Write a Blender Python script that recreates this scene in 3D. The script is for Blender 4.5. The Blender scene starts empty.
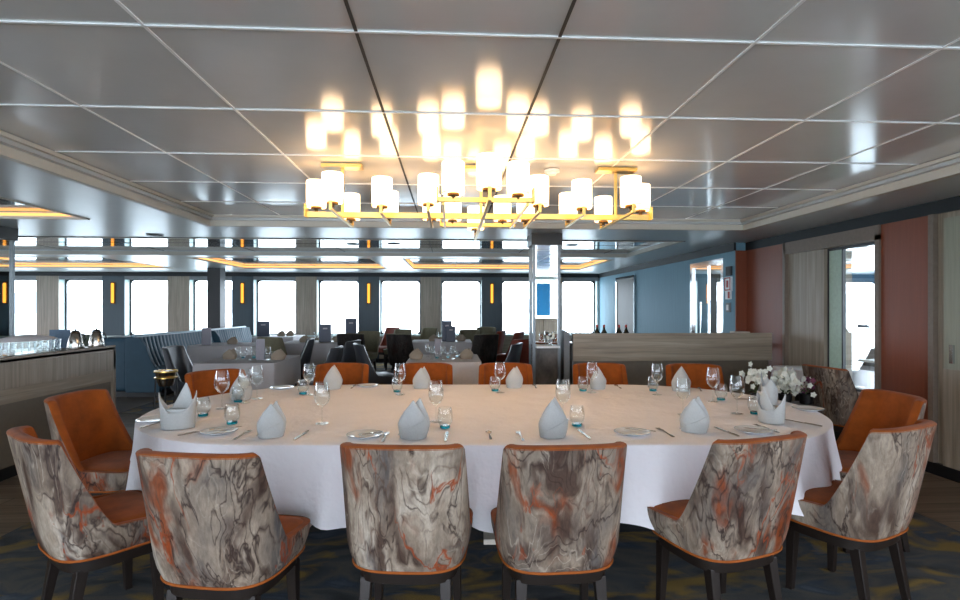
import bpy, math, random
from mathutils import Vector
random.seed(7)
PI = math.pi
S = bpy.context.scene
COL = S.collection
# ------------------------------------------------------------------ camera
F, CX, HY, TH, HC = 540.0, 480.0, 308.0, 0.0555, 1.4
cam_d = bpy.data.cameras.new('camera'); cam = bpy.data.objects.new('camera', cam_d); COL.objects.link(cam)
cam_d.sensor_width = 36; cam_d.lens = 36*F/960; cam_d.shift_y = (HY-300)/960
cam_d.clip_start = .05; cam_d.clip_end = 3000
cam.location = (0, 0, HC); cam.rotation_euler = (PI/2, 0, -TH)
S.camera = cam
def ray(px, py):
    u, v = (px-CX)/F, (HY-py)/F
    return (u*math.cos(TH)+math.sin(TH), -u*math.sin(TH)+math.cos(TH), v)
def at_z(px, py, z):
    d = ray(px, py); t = (z-HC)/d[2]; return (d[0]*t, d[1]*t, z)
def at_y(px, py, y):
    d = ray(px, py); t = y/d[1]; return (d[0]*t, y, HC+d[2]*t)
def at_x(px, py, x):
    d = ray(px, py); t = x/d[0]; return (x, d[1]*t, HC+d[2]*t)
# ------------------------------------------------------------------ materials
def lin(h):
    c = [int(h[i:i+2], 16)/255 for i in (0, 2, 4)]
    return tuple((x/12.92 if x <= .04045 else ((x+.055)/1.055)**2.4) for x in c)+(1,)
MATS = {}
class NT:
    def __init__(s, name):
        s.m = bpy.data.materials.new(name); s.m.use_nodes = True; s.n = s.m.node_tree.nodes; s.l = s.m.node_tree.links
        s.n.clear(); s.out = s.n.new('ShaderNodeOutputMaterial')
    def new(s, t, **kw):
        n = s.n.new(t)
        for k, v in kw.items():
            if k in n.inputs: n.inputs[k].default_value = v
            else: setattr(n, k, v)
        return n
    def link(s, a, b): s.l.new(a, b)
def setin(n, **kw):
    for k, v in kw.items():
        n.inputs[k.replace('_', ' ')].default_value = v
def ramp(t, fac, stops, interp='LINEAR'):
    r = t.new('ShaderNodeValToRGB'); r.color_ramp.interpolation = interp
    e = r.color_ramp.elements
    while len(e) < len(stops): e.new(.5)
    for i, (p, c) in enumerate(stops): e[i].position = p; e[i].color = c
    t.link(fac, r.inputs[0]); return r
def mapping(t, scale, loc=(0, 0, 0), rot=(0, 0, 0), coord='Object'):
    tc = t.new('ShaderNodeTexCoord'); mp = t.new('ShaderNodeMapping')
    mp.inputs['Scale'].default_value = scale; mp.inputs['Location'].default_value = loc; mp.inputs['Rotation'].default_value = rot
    t.link(tc.outputs[coord], mp.inputs[0]); return mp
def plain(name, hexc, rough=.5, metal=0, noise=.06, nscale=30, bump=0, spec=.5, coat=0, trans=0, sheen=0, aniso=(1, 1, 1), coord='Object'):
    if name in MATS: return MATS[name]
    t = NT(name); b = t.new('ShaderNodeBsdfPrincipled')
    c = lin(hexc)
    mp = mapping(t, aniso, coord=coord)
    nz = t.new('ShaderNodeTexNoise'); setin(nz, Scale=nscale, Detail=4.0, Roughness=.6); t.link(mp.outputs[0], nz.inputs['Vector'])
    r = ramp(t, nz.outputs['Fac'], [(.25, tuple(x*(1-noise*2) for x in c[:3])+(1,)), (.75, tuple(min(1, x*(1+noise*2)) for x in c[:3])+(1,))])
    t.link(r.outputs[0], b.inputs['Base Color'])
    b.inputs['Roughness'].default_value = rough; b.inputs['Metallic'].default_value = metal
    b.inputs['Specular IOR Level'].default_value = spec; b.inputs['Coat Weight'].default_value = coat
    b.inputs['Transmission Weight'].default_value = trans; b.inputs['Sheen Weight'].default_value = sheen
    if bump:
        bp = t.new('ShaderNodeBump'); setin(bp, Strength=bump, Distance=.004); t.link(nz.outputs['Fac'], bp.inputs['Height']); t.link(bp.outputs[0], b.inputs['Normal'])
    t.link(b.outputs[0], t.out.inputs[0]); MATS[name] = t.m; return t.m
def emit(name, hexc, strength):
    if name in MATS: return MATS[name]
    t = NT(name); e = t.new('ShaderNodeEmission'); e.inputs[0].default_value = lin(hexc); e.inputs[1].default_value = strength
    t.link(e.outputs[0], t.out.inputs[0]); MATS[name] = t.m; return t.m
def thin_glass(name, hexc='ffffff', fac=1.0, rough=.0, base=0.0):
    t = NT(name); tr = t.new('ShaderNodeBsdfTransparent'); tr.inputs[0].default_value = lin(hexc)
    gl = t.new('ShaderNodeBsdfGlossy'); gl.inputs['Roughness'].default_value = rough; gl.inputs[0].default_value = (1, 1, 1, 1)
    lw = t.new('ShaderNodeLayerWeight'); lw.inputs[0].default_value = .25
    m = t.new('ShaderNodeMath', operation='MULTIPLY_ADD'); m.inputs[1].default_value = fac; m.inputs[2].default_value = base
    t.link(lw.outputs['Fresnel'], m.inputs[0])
    mx = t.new('ShaderNodeMixShader'); t.link(m.outputs[0], mx.inputs[0]); t.link(tr.outputs[0], mx.inputs[1]); t.link(gl.outputs[0], mx.inputs[2])
    t.link(mx.outputs[0], t.out.inputs[0]); return t.m
def wood(name, c1, c2, c3, axis='x', scale=1.0, rough=.45, plank=None, coord='Object', bump=.15):
    t = NT(name); b = t.new('ShaderNodeBsdfPrincipled')
    sc = {'x': (.6, 14, 14), 'y': (14, .6, 14), 'z': (14, 14, .6)}[axis]
    mp = mapping(t, tuple(s*scale for s in sc), coord=coord)
    nz = t.new('ShaderNodeTexNoise'); setin(nz, Scale=1.6, Detail=7.0, Roughness=.62, Distortion=.7); t.link(mp.outputs[0], nz.inputs['Vector'])
    r = ramp(t, nz.outputs['Fac'], [(.28, lin(c1)), (.5, lin(c2)), (.72, lin(c3))])
    col = r.outputs[0]
    if plank:
        mp2 = mapping(t, (1, 1, 1), coord=coord)
        bk = t.new('ShaderNodeTexBrick'); setin(bk, Scale=1.0, Mortar_Size=.004, Brick_Width=plank[0], Row_Height=plank[1], Color1=(.75, .75, .75, 1), Color2=(1.1, 1.1, 1.1, 1), Mortar=(.12, .12, .12, 1))
        t.link(mp2.outputs[0], bk.inputs['Vector'])
        mu = t.new('ShaderNodeMix', data_type='RGBA', blend_type='MULTIPLY'); mu.inputs[0].default_value = 1
        t.link(col, mu.inputs[6]); t.link(bk.outputs['Color'], mu.inputs[7]); col = mu.outputs[2]
    t.link(col, b.inputs['Base Color']); b.inputs['Roughness'].default_value = rough
    bp = t.new('ShaderNodeBump'); setin(bp, Strength=bump, Distance=.002); t.link(nz.outputs['Fac'], bp.inputs['Height']); t.link(bp.outputs[0], b.inputs['Normal'])
    t.link(b.outputs[0], t.out.inputs[0]); return t.m
def marble_fabric(name, dark=False):
    t = NT(name); b = t.new('ShaderNodeBsdfPrincipled')
    tc = t.new('ShaderNodeTexCoord'); oi = t.new('ShaderNodeObjectInfo')
    mp = t.new('ShaderNodeMapping'); mp.inputs['Scale'].default_value = (1.15, 1.15, .36)
    sc = t.new('ShaderNodeMath', operation='MULTIPLY'); sc.inputs[1].default_value = 37.0; t.link(oi.outputs['Random'], sc.inputs[0])
    cb = t.new('ShaderNodeCombineXYZ'); t.link(sc.outputs[0], cb.inputs[0]); t.link(sc.outputs[0], cb.inputs[2])
    t.link(tc.outputs['Object'], mp.inputs['Vector']); t.link(cb.outputs[0], mp.inputs['Location'])
    # strong domain warp
    w1 = t.new('ShaderNodeTexNoise'); setin(w1, Scale=3.6, Detail=3.0, Roughness=.5); t.link(mp.outputs[0], w1.inputs['Vector'])
    ma = t.new('ShaderNodeVectorMath', operation='MULTIPLY_ADD'); ma.inputs[1].default_value = (.30, .30, .22); t.link(w1.outputs['Color'], ma.inputs[0]); t.link(mp.outputs[0], ma.inputs[2])
    w2 = t.new('ShaderNodeTexNoise'); setin(w2, Scale=15.0, Detail=4.0, Roughness=.6); t.link(ma.outputs[0], w2.inputs['Vector'])
    mb = t.new('ShaderNodeVectorMath', operation='MULTIPLY_ADD'); mb.inputs[1].default_value = (.04, .04, .03); t.link(w2.outputs['Color'], mb.inputs[0]); t.link(ma.outputs[0], mb.inputs[2])
    def noise(sc_, off, det=5.0, rg=.55):
        m = t.new('ShaderNodeVectorMath', operation='ADD'); m.inputs[1].default_value = (off, off*.7, off*1.3); t.link(mb.outputs[0], m.inputs[0])
        n = t.new('ShaderNodeTexNoise'); setin(n, Scale=sc_, Detail=det, Roughness=rg); t.link(m.outputs[0], n.inputs['Vector']); return n.outputs['Fac']
    base = ramp(t, noise(4.5, 0), [(.3, lin('4c4a4a')), (.42, lin('73685e')), (.54, lin('8f8070')), (.66, lin('b0a495')), (.78, lin('74706d'))])
    def ridge(fac, centre, width):
        s = t.new('ShaderNodeMath', operation='SUBTRACT'); s.inputs[1].default_value = centre; t.link(fac, s.inputs[0])
        a = t.new('ShaderNodeMath', operation='ABSOLUTE'); t.link(s.outputs[0], a.inputs[0])
        mr = t.new('ShaderNodeMapRange'); setin(mr, From_Min=0.0, From_Max=width, To_Min=1.0, To_Max=0.0); t.link(a.outputs[0], mr.inputs[0]); return mr.outputs[0]
    def mixc(col, fac, c, amt):
        mu = t.new('ShaderNodeMath', operation='MULTIPLY'); mu.inputs[1].default_value = amt; mu.use_clamp = True; t.link(fac, mu.inputs[0])
        mx = t.new('ShaderNodeMix', data_type='RGBA'); t.link(mu.outputs[0], mx.inputs[0]); t.link(col, mx.inputs[6]); mx.inputs[7].default_value = lin(c); return mx.outputs[2]
    def mask(off, lo, hi, sc_=2.8):
        mr = t.new('ShaderNodeMapRange'); setin(mr, From_Min=lo, From_Max=hi); t.link(noise(sc_, off, 2.0), mr.inputs[0]); return mr.outputs[0]
    def mul(a, b_):
        m = t.new('ShaderNodeMath', operation='MULTIPLY'); t.link(a, m.inputs[0]); t.link(b_, m.inputs[1]); return m.outputs[0]
    c = base.outputs[0]
    def contour(off, sc_, rep, wd):
        f = noise(sc_, off, 3.0, .5)
        pg = t.new('ShaderNodeMath', operation='PINGPONG'); pg.inputs[1].default_value = 1.0/rep; t.link(f, pg.inputs[0])
        mr = t.new('ShaderNodeMapRange'); setin(mr, From_Min=0.0, From_Max=wd/rep, To_Min=1.0, To_Max=0.0); t.link(pg.outputs[0], mr.inputs[0]); return mr.outputs[0]
    c = mixc(c, mul(mask(3, .46, .60, 3.6), mask(8, .42, .58, 11)), '3d2920', .9)
    c = mixc(c, mul(mask(41, .55, .64, 5.0), mask(44, .42, .56, 14)), '7a370f', .9)
    c = mixc(c, mul(contour(17, 3.4, 34, .34), mask(19, .44, .56, 4.5)), '33211a', .9)
    c = mixc(c, mul(contour(31, 5.0, 26, .30), mask(37, .46, .58, 4.0)), '5a4438', .8)
    c = mixc(c, mul(contour(23, 3.2, 44, .22), mask(27, .5, .6, 5)), 'b5aa9a', .5)
    c = mixc(c, mul(ridge(noise(3.4, 9), .5, .014), mask(13, .38, .5)), '2c1c17', .95)
    c = mixc(c, mul(ridge(noise(3.0, 5), .48, .012), mask(29, .44, .55)), '8c3a0c', 1.0)
    gr = t.new('ShaderNodeTexNoise'); setin(gr, Scale=60.0, Detail=3.0, Roughness=.7); t.link(mp.outputs[0], gr.inputs['Vector'])
    grr = ramp(t, gr.outputs['Fac'], [(.3, (.72, .72, .72, 1)), (.7, (1.2, 1.2, 1.2, 1))])
    gm = t.new('ShaderNodeMix', data_type='RGBA', blend_type='MULTIPLY'); gm.inputs[0].default_value = 1; t.link(c, gm.inputs[6]); t.link(grr.outputs[0], gm.inputs[7]); c = gm.outputs[2]
    if dark:
        mx = t.new('ShaderNodeMix', data_type='RGBA', blend_type='MULTIPLY'); mx.inputs[0].default_value = 1; t.link(c, mx.inputs[6]); mx.inputs[7].default_value = (.10, .10, .115, 1); c = mx.outputs[2]
    t.link(c, b.inputs['Base Color']); b.inputs['Roughness'].default_value = .6; b.inputs['Specular IOR Level'].default_value = .3
    wv = t.new('ShaderNodeTexNoise'); setin(wv, Scale=420.0, Detail=1.0); t.link(tc.outputs['Object'], wv.inputs['Vector'])
    bp = t.new('ShaderNodeBump'); setin(bp, Strength=.25, Distance=.001); t.link(wv.outputs['Fac'], bp.inputs['Height']); t.link(bp.outputs[0], b.inputs['Normal'])
    t.link(b.outputs[0], t.out.inputs[0]); return t.m
def carpet_mat():
    t = NT('carpet'); b = t.new('ShaderNodeBsdfPrincipled')
    mp = mapping(t, (1.0, 2.2, 1), rot=(0, 0, .5))
    w = t.new('ShaderNodeTexNoise'); setin(w, Scale=1.8, Detail=4.0, Distortion=1.2); t.link(mp.outputs[0], w.inputs['Vector'])
    base = ramp(t, w.outputs['Fac'], [(.3, lin('2c3033')), (.45, lin('45484b')), (.52, lin('57554f')), (.62, lin('37424f')), (.75, lin('5f6875'))])
    w2 = t.new('ShaderNodeTexNoise'); setin(w2, Scale=2.3, Detail=5.0, Distortion=.8); mp2 = mapping(t, (1.0, 1.9, 1), loc=(4, 2, 0), rot=(0, 0, .4)); t.link(mp2.outputs[0], w2.inputs['Vector'])
    r2 = ramp(t, w2.outputs['Fac'], [(.53, (0, 0, 0, 1)), (.64, (1, 1, 1, 1))])
    mx = t.new('ShaderNodeMix', data_type='RGBA'); t.link(r2.outputs[0], mx.inputs[0]); t.link(base.outputs[0], mx.inputs[6]); mx.inputs[7].default_value = lin('8a7038')
    fz = t.new('ShaderNodeTexNoise'); setin(fz, Scale=260.0, Detail=2.0); tc = t.new('ShaderNodeTexCoord'); t.link(tc.outputs['Object'], fz.inputs['Vector'])
    fr = ramp(t, fz.outputs['Fac'], [(.3, (.55, .55, .55, 1)), (.7, (1.3, 1.3, 1.3, 1))])
    mu = t.new('ShaderNodeMix', data_type='RGBA', blend_type='MULTIPLY'); mu.inputs[0].default_value = 1; t.link(mx.outputs[2], mu.inputs[6]); t.link(fr.outputs[0], mu.inputs[7])
    t.link(mu.outputs[2], b.inputs['Base Color']); b.inputs['Roughness'].default_value = .95
    bp = t.new('ShaderNodeBump'); setin(bp, Strength=.5, Distance=.004); t.link(fz.outputs['Fac'], bp.inputs['Height']); t.link(bp.outputs[0], b.inputs['Normal'])
    t.link(b.outputs[0], t.out.inputs[0]); return t.m
def shade_mat():
    t = NT('opal_glass'); b = t.new('ShaderNodeBsdfPrincipled'); b.inputs['Base Color'].default_value = lin('fff1dc'); b.inputs['Roughness'].default_value = .25
    tc = t.new('ShaderNodeTexCoord'); sp = t.new('ShaderNodeSeparateXYZ'); t.link(tc.outputs['Generated'], sp.inputs[0])
    r = ramp(t, sp.outputs[2], [(0, lin('ffb868')), (.3, lin('ffdcae')), (1, lin('ffd6a4'))])
    s = ramp(t, sp.outputs[2], [(0, (.35, .35, .35, 1)), (.2, (.75, .75, .75, 1)), (.5, (1, 1, 1, 1)), (1, (.7, .7, .7, 1))])
    mu = t.new('ShaderNodeMath', operation='MULTIPLY'); mu.inputs[1].default_value = SHADE_E; t.link(s.outputs[0], mu.inputs[0])
    t.link(r.outputs[0], b.inputs['Emission Color']); t.link(mu.outputs[0], b.inputs['Emission Strength'])
    t.link(b.outputs[0], t.out.inputs[0]); return t.m
SHADE_E = 3.7
m_ceil = plain('ceiling_panel', 'e2e2e0', rough=.14, metal=.22, noise=.02, nscale=3, spec=.6)
m_soff = plain('ceiling_soffit', 'c4c6c5', rough=.3, metal=.1, noise=.02, nscale=3)
m_gloss = plain('ceiling_gloss', 'b6bcbe', rough=.06, metal=.55, noise=.01, nscale=3)
m_trim = plain('cream_trim', 'cfc8bb', rough=.5, noise=.01)
m_joint = plain('joint_strip', 'f2f2f0', rough=.3, noise=.01)
m_joint_dark = plain('joint_dark', '1a1a1c', rough=.6, noise=.02)
m_orange = plain('orange_velvet', '8b450f', rough=.85, noise=.16, nscale=9, sheen=.08, spec=.25)
m_marble = marble_fabric('marble_print_fabric')
m_marble_dark = marble_fabric('dark_print_fabric', True)
m_pipe = plain('orange_piping', '94501f', rough=.7, spec=.2)
m_dwood = plain('dark_wood', '1d1612', rough=.38, noise=.12, nscale=12, aniso=(4, 4, .5))
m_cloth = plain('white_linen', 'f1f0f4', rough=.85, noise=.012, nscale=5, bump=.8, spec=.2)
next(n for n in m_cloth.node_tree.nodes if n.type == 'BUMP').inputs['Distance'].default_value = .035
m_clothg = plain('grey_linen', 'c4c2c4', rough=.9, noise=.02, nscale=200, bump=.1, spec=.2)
m_napkin = plain('napkin_linen', 'b2b5b4', rough=.9, noise=.03, nscale=120, bump=.2, spec=.2)
m_napkin_g = plain('beige_napkin', 'a09484', rough=.9, noise=.05, nscale=100, spec=.2)
m_china = plain('white_china', 'eef0f0', rough=.15, noise=.01, coat=.5)
m_rim = plain('blue_grey_rim', '8fa3b0', rough=.2)
m_steel = plain('polished_steel', 'b9b5ae', rough=.18, metal=1, noise=.02)
m_brass = plain('brushed_brass', 'd9b568', rough=.28, metal=1, noise=.03, aniso=(1, 8, 8))
m_brass_d = plain('dark_bronze', '4a3a20', rough=.35, metal=.8)
m_glass = thin_glass('clear_glass', 'fafcfc', .5, base=.02)
m_pane = thin_glass('window_pane', 'f2f8f8', .6)
m_teal = plain('teal_glass', '1c93a4', rough=.08, noise=.03, trans=.55)
m_wood_h = wood('light_oak_horizontal', '7a6f60', '938776', 'a99e8c', 'x')
m_wood_v = wood('light_oak_vertical', '786e60', '918677', 'a69b8b', 'z')
m_wood_y = wood('light_oak_lengthwise', '7a6f60', '938776', 'a99e8c', 'y')
m_floor = wood('floor_planks', '5f5243', '776858', '8a7a67', 'x', plank=(1.6, .16), rough=.4)
m_carpet = carpet_mat()
m_red = plain('rust_wall_panel', '7c412a', rough=.45, noise=.05, nscale=6, aniso=(8, 8, .3))
m_blue = plain('blue_wall_panel', '6b93a5', rough=.65, noise=.05, nscale=6, aniso=(8, 8, .3))
m_navy = plain('navy_fascia', '151b1f', rough=.6)
m_slate = plain('slate_pilaster', '33454f', rough=.45, noise=.05, nscale=6, aniso=(8, 8, .3))
m_frame = plain('dark_window_frame', '22262a', rough=.4)
m_reveal = plain('pale_reveal', 'b9c7c4', rough=.5)
m_green = plain('pale_green_frame', 'a9bfae', rough=.45)
m_black = plain('black_paint', '101113', rough=.45)
m_mirror = plain('mirror', 'e8ecec', rough=.015, metal=1, noise=0)
m_chrome = plain('chrome', 'c9ccce', rough=.12, metal=1, noise=0)
m_leather = plain('grey_leather', '3a3d42', rough=.35, noise=.06)
m_olive = plain('olive_upholstery', '6f6b55', rough=.75, noise=.08)
m_sage = plain('sage_upholstery', '77806f', rough=.75, noise=.08)
m_rust = plain('rust_red_leather', '7a3222', rough=.5, noise=.06)
m_bluel = plain('blue_leather', '2f5265', rough=.6, noise=.05, nscale=8)
m_menu = plain('navy_menu', '1c2c45', rough=.4, noise=.02)
m_menug = plain('grey_menu', '8d8a92', rough=.5, noise=.02)
m_white = plain('white_paint', 'e6e7e6', rough=.5)
m_grey = plain('mid_grey', '7b7f82', rough=.5)
m_amber = emit('amber_led', 'ffb468', 1.3)
m_ledw = emit('sconce_glow', 'ffa53c', 1.3)
m_petal = plain('white_petals', 'e9ebdf', rough=.6, noise=.05)
m_petalp = plain('purple_petals', '6a3450', rough=.6, noise=.1)
m_leaf = plain('green_leaf', '4c6a3a', rough=.5, noise=.15)
m_stone = plain('dark_stone', '55504b', rough=.25, noise=.35, nscale=4, aniso=(2, 2, 1))
m_opal = shade_mat()
# ------------------------------------------------------------------ mesh builder
class MB:
    def __init__(s): s.v = []; s.f = []; s.mi = []; s.k = 0
    def add(s, vs, fs):
        o = len(s.v); s.v += [tuple(p) for p in vs]; s.f += [tuple(i+o for i in f) for f in fs]; s.mi += [s.k]*len(fs); return s
    def box(s, x0, x1, y0, y1, z0, z1):
        vs = [(x, y, z) for z in (z0, z1) for y in (y0, y1) for x in (x0, x1)]
        return s.add(vs, [(0, 2, 3, 1), (4, 5, 7, 6), (0, 1, 5, 4), (2, 6, 7, 3), (0, 4, 6, 2), (1, 3, 7, 5)])
    def taper(s, cx, cy, z0, z1, r0, r1, dx=0, dy=0):
        vs = []
        for z, r, ox, oy in ((z0, r0, dx, dy), (z1, r1, 0, 0)):
            vs += [(cx+ox-r, cy+oy-r, z), (cx+ox+r, cy+oy-r, z), (cx+ox+r, cy+oy+r, z), (cx+ox-r, cy+oy+r, z)]
        return s.add(vs, [(3, 2, 1, 0), (4, 5, 6, 7), (0, 1, 5, 4), (1, 2, 6, 5), (2, 3, 7, 6), (3, 0, 4, 7)])
    def lathe(s, prof, c=(0, 0, 0), n=24, cap=True):
        vs = []
        for r, z in prof:
            for i in range(n):
                a = 2*PI*i/n; vs.append((c[0]+r*math.cos(a), c[1]+r*math.sin(a), c[2]+z))
        fs = [(j*n+i, j*n+(i+1) % n, (j+1)*n+(i+1) % n, (j+1)*n+i) for j in range(len(prof)-1) for i in range(n)]
        if cap:
            fs.append(tuple(range(n-1, -1, -1))); fs.append(tuple((len(prof)-1)*n+i for i in range(n)))
        return s.add(vs, fs)
    def tube(s, pts, r, n=8, closed=False):
        pts = [Vector(p) for p in pts]; N = len(pts); vs = []; rr = r if isinstance(r, (list, tuple)) else [r]*N
        for i, p in enumerate(pts):
            a = pts[(i-1) % N] if (closed or i) else p; b = pts[(i+1) % N] if (closed or i < N-1) else p
            d = (b-a).normalized(); up = Vector((0, 0, 1)) if abs(d.z) < .9 else Vector((1, 0, 0))
            u = d.cross(up).normalized(); w = u.cross(d)
            for k in range(n):
                q = 2*PI*k/n; vs.append(p+(u*math.cos(q)+w*math.sin(q))*rr[i])
        M = N if closed else N-1
        fs = [(i*n+k, i*n+(k+1) % n, ((i+1) % N)*n+(k+1) % n, ((i+1) % N)*n+k) for i in range(M) for k in range(n)]
        if not closed: fs += [tuple(range(n-1, -1, -1)), tuple((N-1)*n+k for k in range(n))]
        return s.add(vs, fs)
    def ball(s, c, r, sx=1, sy=1, sz=1, n=10):
        prof = [(max(1e-4, math.sin(PI*j/n))*r, -math.cos(PI*j/n)*r) for j in range(n+1)]
        o = len(s.v); s.lathe(prof, n=n+2)
        for i in range(o, len(s.v)):
            x, y, z = s.v[i]; s.v[i] = (c[0]+x*sx, c[1]+y*sy, c[2]+z*sz)
        return s
    def build(s, name, mat, parent=None, smooth=False, bevel=0, solid=0, loc=None):
        me = bpy.data.meshes.new(name); me.from_pydata(s.v, [], s.f)
        ms = mat if isinstance(mat, (list, tuple)) else [mat]
        for m in ms: me.materials.append(m)
        if len(ms) > 1:
            for p, k in zip(me.polygons, s.mi): p.material_index = k
        me.update()
        import bmesh
        bm = bmesh.new(); bm.from_mesh(me); bmesh.ops.recalc_face_normals(bm, faces=bm.faces); bm.to_mesh(me); bm.free()
        o = bpy.data.objects.new(name, me); COL.objects.link(o)
        if smooth:
            for p in me.polygons: p.use_smooth = True
            try: me.set_sharp_from_angle(angle=math.radians(40))
            except Exception: pass
        if bevel:
            md = o.modifiers.new('b', 'BEVEL'); md.width = bevel; md.segments = 2; md.limit_method = 'ANGLE'
        if solid:
            md = o.modifiers.new('s', 'SOLIDIFY'); md.thickness = solid; md.offset = 0
        if parent: o.parent = parent
        if loc: o.location = loc
        return o
def tag(o, label=None, cat=None, group=None, kind=None):
    if label: o['label'] = label
    if cat: o['category'] = cat
    if group: o['group'] = group
    if kind: o['kind'] = kind
    return o
def empty(name, loc=(0, 0, 0), rz=0, label=None, cat=None, group=None):
    o = bpy.data.objects.new(name, None); COL.objects.link(o); o.location = loc; o.rotation_euler = (0, 0, rz); o.empty_display_size = .1
    return tag(o, label, cat, group)
def dup(root, loc, rz=0, label=None, group=None, scale=None):
    r = root.copy(); COL.objects.link(r); r.location = loc; r.rotation_euler = (0, 0, rz)
    if scale: r.scale = scale
    if label: r['label'] = label
    if group: r['group'] = group
    for ch in list(root.children):
        c = ch.copy(); COL.objects.link(c); c.parent = r
        for g in list(ch.children):
            d = g.copy(); COL.objects.link(d); d.parent = c
    return r
class Proto:      # first placement moves the original, later ones copy it
    def __init__(s, root): s.root = root; s.used = False
    def put(s, loc, rz=0, label=None, group=None, scale=None):
        if not s.used:
            s.used = True; r = s.root; r.location = loc; r.rotation_euler = (0, 0, rz)
            if scale: r.scale = scale
            if label: r['label'] = label
            if group: r['group'] = group
            return r
        return dup(s.root, loc, rz, label, group, scale)
def struct(name, mb, mat, **kw):
    return tag(mb.build(name, mat, **kw), kind='structure')
# ------------------------------------------------------------------ setting
XR, XL, YF, YB, ZC, ZS = 4.1, -12.6, 14.0, -4.2, 2.40, 2.30
struct('floor', MB().box(XL, XR, YB, YF, -.1, 0), m_floor)
CARX0, CARX1, CARY0, CARY1 = -2.73, 3.17, YB+.02, 5.9
tag(MB().box(CARX0, CARX1, CARY0, CARY1, .0, .008).build('carpet', m_carpet), 'dark blue grey carpet with ochre patches under the oval dining table', 'carpet')
tag(MB().box(-4.4, 3.4, 7.4, 13.9, .0, .008).build('carpet', m_carpet), 'dark carpet of the far dining area before the windows', 'carpet')
# main coffer ceiling
C1 = (-2.6, 3.35, YB, 6.0)
def slab_with_holes(x0, x1, y0, y1, z0, z1, holes):
    xs = sorted({x0, x1, *[h[0] for h in holes], *[h[1] for h in holes]}); ys = sorted({y0, y1, *[h[2] for h in holes], *[h[3] for h in holes]})
    xs = [x for x in xs if x0 <= x <= x1]; ys = [y for y in ys if y0 <= y <= y1]
    m = MB()
    for a, b in zip(xs, xs[1:]):
        run = None
        for c, d in zip(ys, ys[1:]):
            cx, cy = (a+b)/2, (c+d)/2
            if any(h[0] < cx < h[1] and h[2] < cy < h[3] for h in holes):
                if run: m.box(a, b, run[0], run[1], z0, z1); run = None
            else: run = (run[0], d) if run else (c, d)
        if run: m.box(a, b, run[0], run[1], z0, z1)
    return m
C2 = (-9.0, 3.1, 7.15, 9.35)
C3 = [(-.84, 3.03, 9.9, 12.5), (-4.66, -1.45, 9.9, 12.5), (-11.5, -6.2, 9.9, 12.5)]
C4 = (-8.5, -3.66, 4.55, 5.65)
struct('ceiling', slab_with_holes(XL, XR, YB, YF, ZS, ZS+.06, [C1, C2, C4]+C3), m_soff)
struct('ceiling', MB().box(C1[0]-.2, C1[1]+.2, YB, C1[3]+.2, ZC+.005, ZC+.06), m_ceil)
struct('ceiling', MB().box(C2[0]-.1, C2[1]+.1, C2[2]-.1, C2[3]+.1, ZS+.062, ZS+.1), m_gloss)
for c in C3: struct('ceiling', MB().box(c[0]-.1, c[1]+.1, c[2]-.1, c[3]+.1, ZS+.061, ZS+.1), m_gloss)
struct('ceiling', MB().box(C4[0]-.3, C4[1]+.3, C4[2]-.3, C4[3]+.3, ZS+.061, ZS+.1), m_gloss)
def frame(c, w, z0, z1, outward=True, sides='LRFB'):
    e_ = .004 if outward else 0
    m = MB(); x0, x1, y0, y1 = c[0]+e_, c[1]-e_, c[2]+e_, c[3]-e_; a = w if outward else -w
    X0, X1, Y0, Y1 = x0-a, x1+a, y0-a, y1+a
    s = lambda p, q: (min(p, q), max(p, q))
    if 'L' in sides: m.box(*s(x0, X0), *s(Y0, Y1), z0, z1)
    if 'R' in sides: m.box(*s(x1, X1), *s(Y0, Y1), z0, z1)
    if 'F' in sides: m.box(*s(x0, x1), *s(y1, Y1), z0, z1)
    if 'B' in sides: m.box(*s(x0, x1), *s(y0, Y0), z0, z1)
    return m
tn = [0]
def trim(mb, mat, **kw):
    tn[0] += 1; return struct('trim_%d' % tn[0], mb, mat, **kw)
trim(frame(C1, .05, ZS-.012, ZS+.07, sides='LRF'), m_trim, bevel=.004)
trim(frame((C1[0], C1[1], C1[2], C1[3]), .05, ZS+.05, ZC, outward=False, sides='LRF'), m_soff)
trim(frame((C1[0]+.05, C1[1]-.05, C1[2], C1[3]-.05), .03, ZS+.075, ZC, outward=False, sides='LRF'), m_trim)
trim(frame(C2, .05, ZS-.01, ZS+.049), m_trim)
trim(frame((C2[0]-.05, C2[1]+.05, C2[2]-.05, C2[3]+.05), .015, ZS-.005, ZS+.01), m_joint_dark)
for c in C3+[C4]:
    trim(frame(c, .03, ZS-.008, ZS+.02), m_trim)
def cove(c, label):
    o = frame((c[0]+.006, c[1]-.006, c[2]+.006, c[3]-.006), .004, ZS+.022, ZS+.052, sides='LRF').build('led_strip', m_amber)
    tag(o, label, 'light strip', 'amber cove lights in the ceiling recesses')
cove(C3[0], 'amber cove light around the ceiling recess above the centre right tables')
cove(C3[1], 'amber cove light around the far ceiling recess left of centre')
cove(C3[2], 'amber cove light around the far left ceiling recess by the windows')
cove(C4, 'amber cove light in the ceiling recess above the left counter')
xl = [-2.575+.0, -1.83, -1.085, -.34, .405, 1.15, 1.895, 2.64, 3.32]; xl = xl[1:-1]
yl = [1.17+.81*k for k in range(-6, 6)]
m = MB(); md = MB()
for x in xl:
    (md if x in (-.34, .405) else m).box(x-.006, x+.006, YB, C1[3]-.08, ZC, ZC+.004)
for y in yl: m.box(C1[0]+.08, C1[1]-.08, y-.006, y+.006, ZC-.0005, ZC+.0045)
trim(m, m_joint); trim(md, m_joint_dark)
m = MB()
for k in range(-6, 4): m.box(k*1.5-.3, k*1.5-.292, C2[2], C2[3], ZS+.059, ZS+.063)
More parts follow.
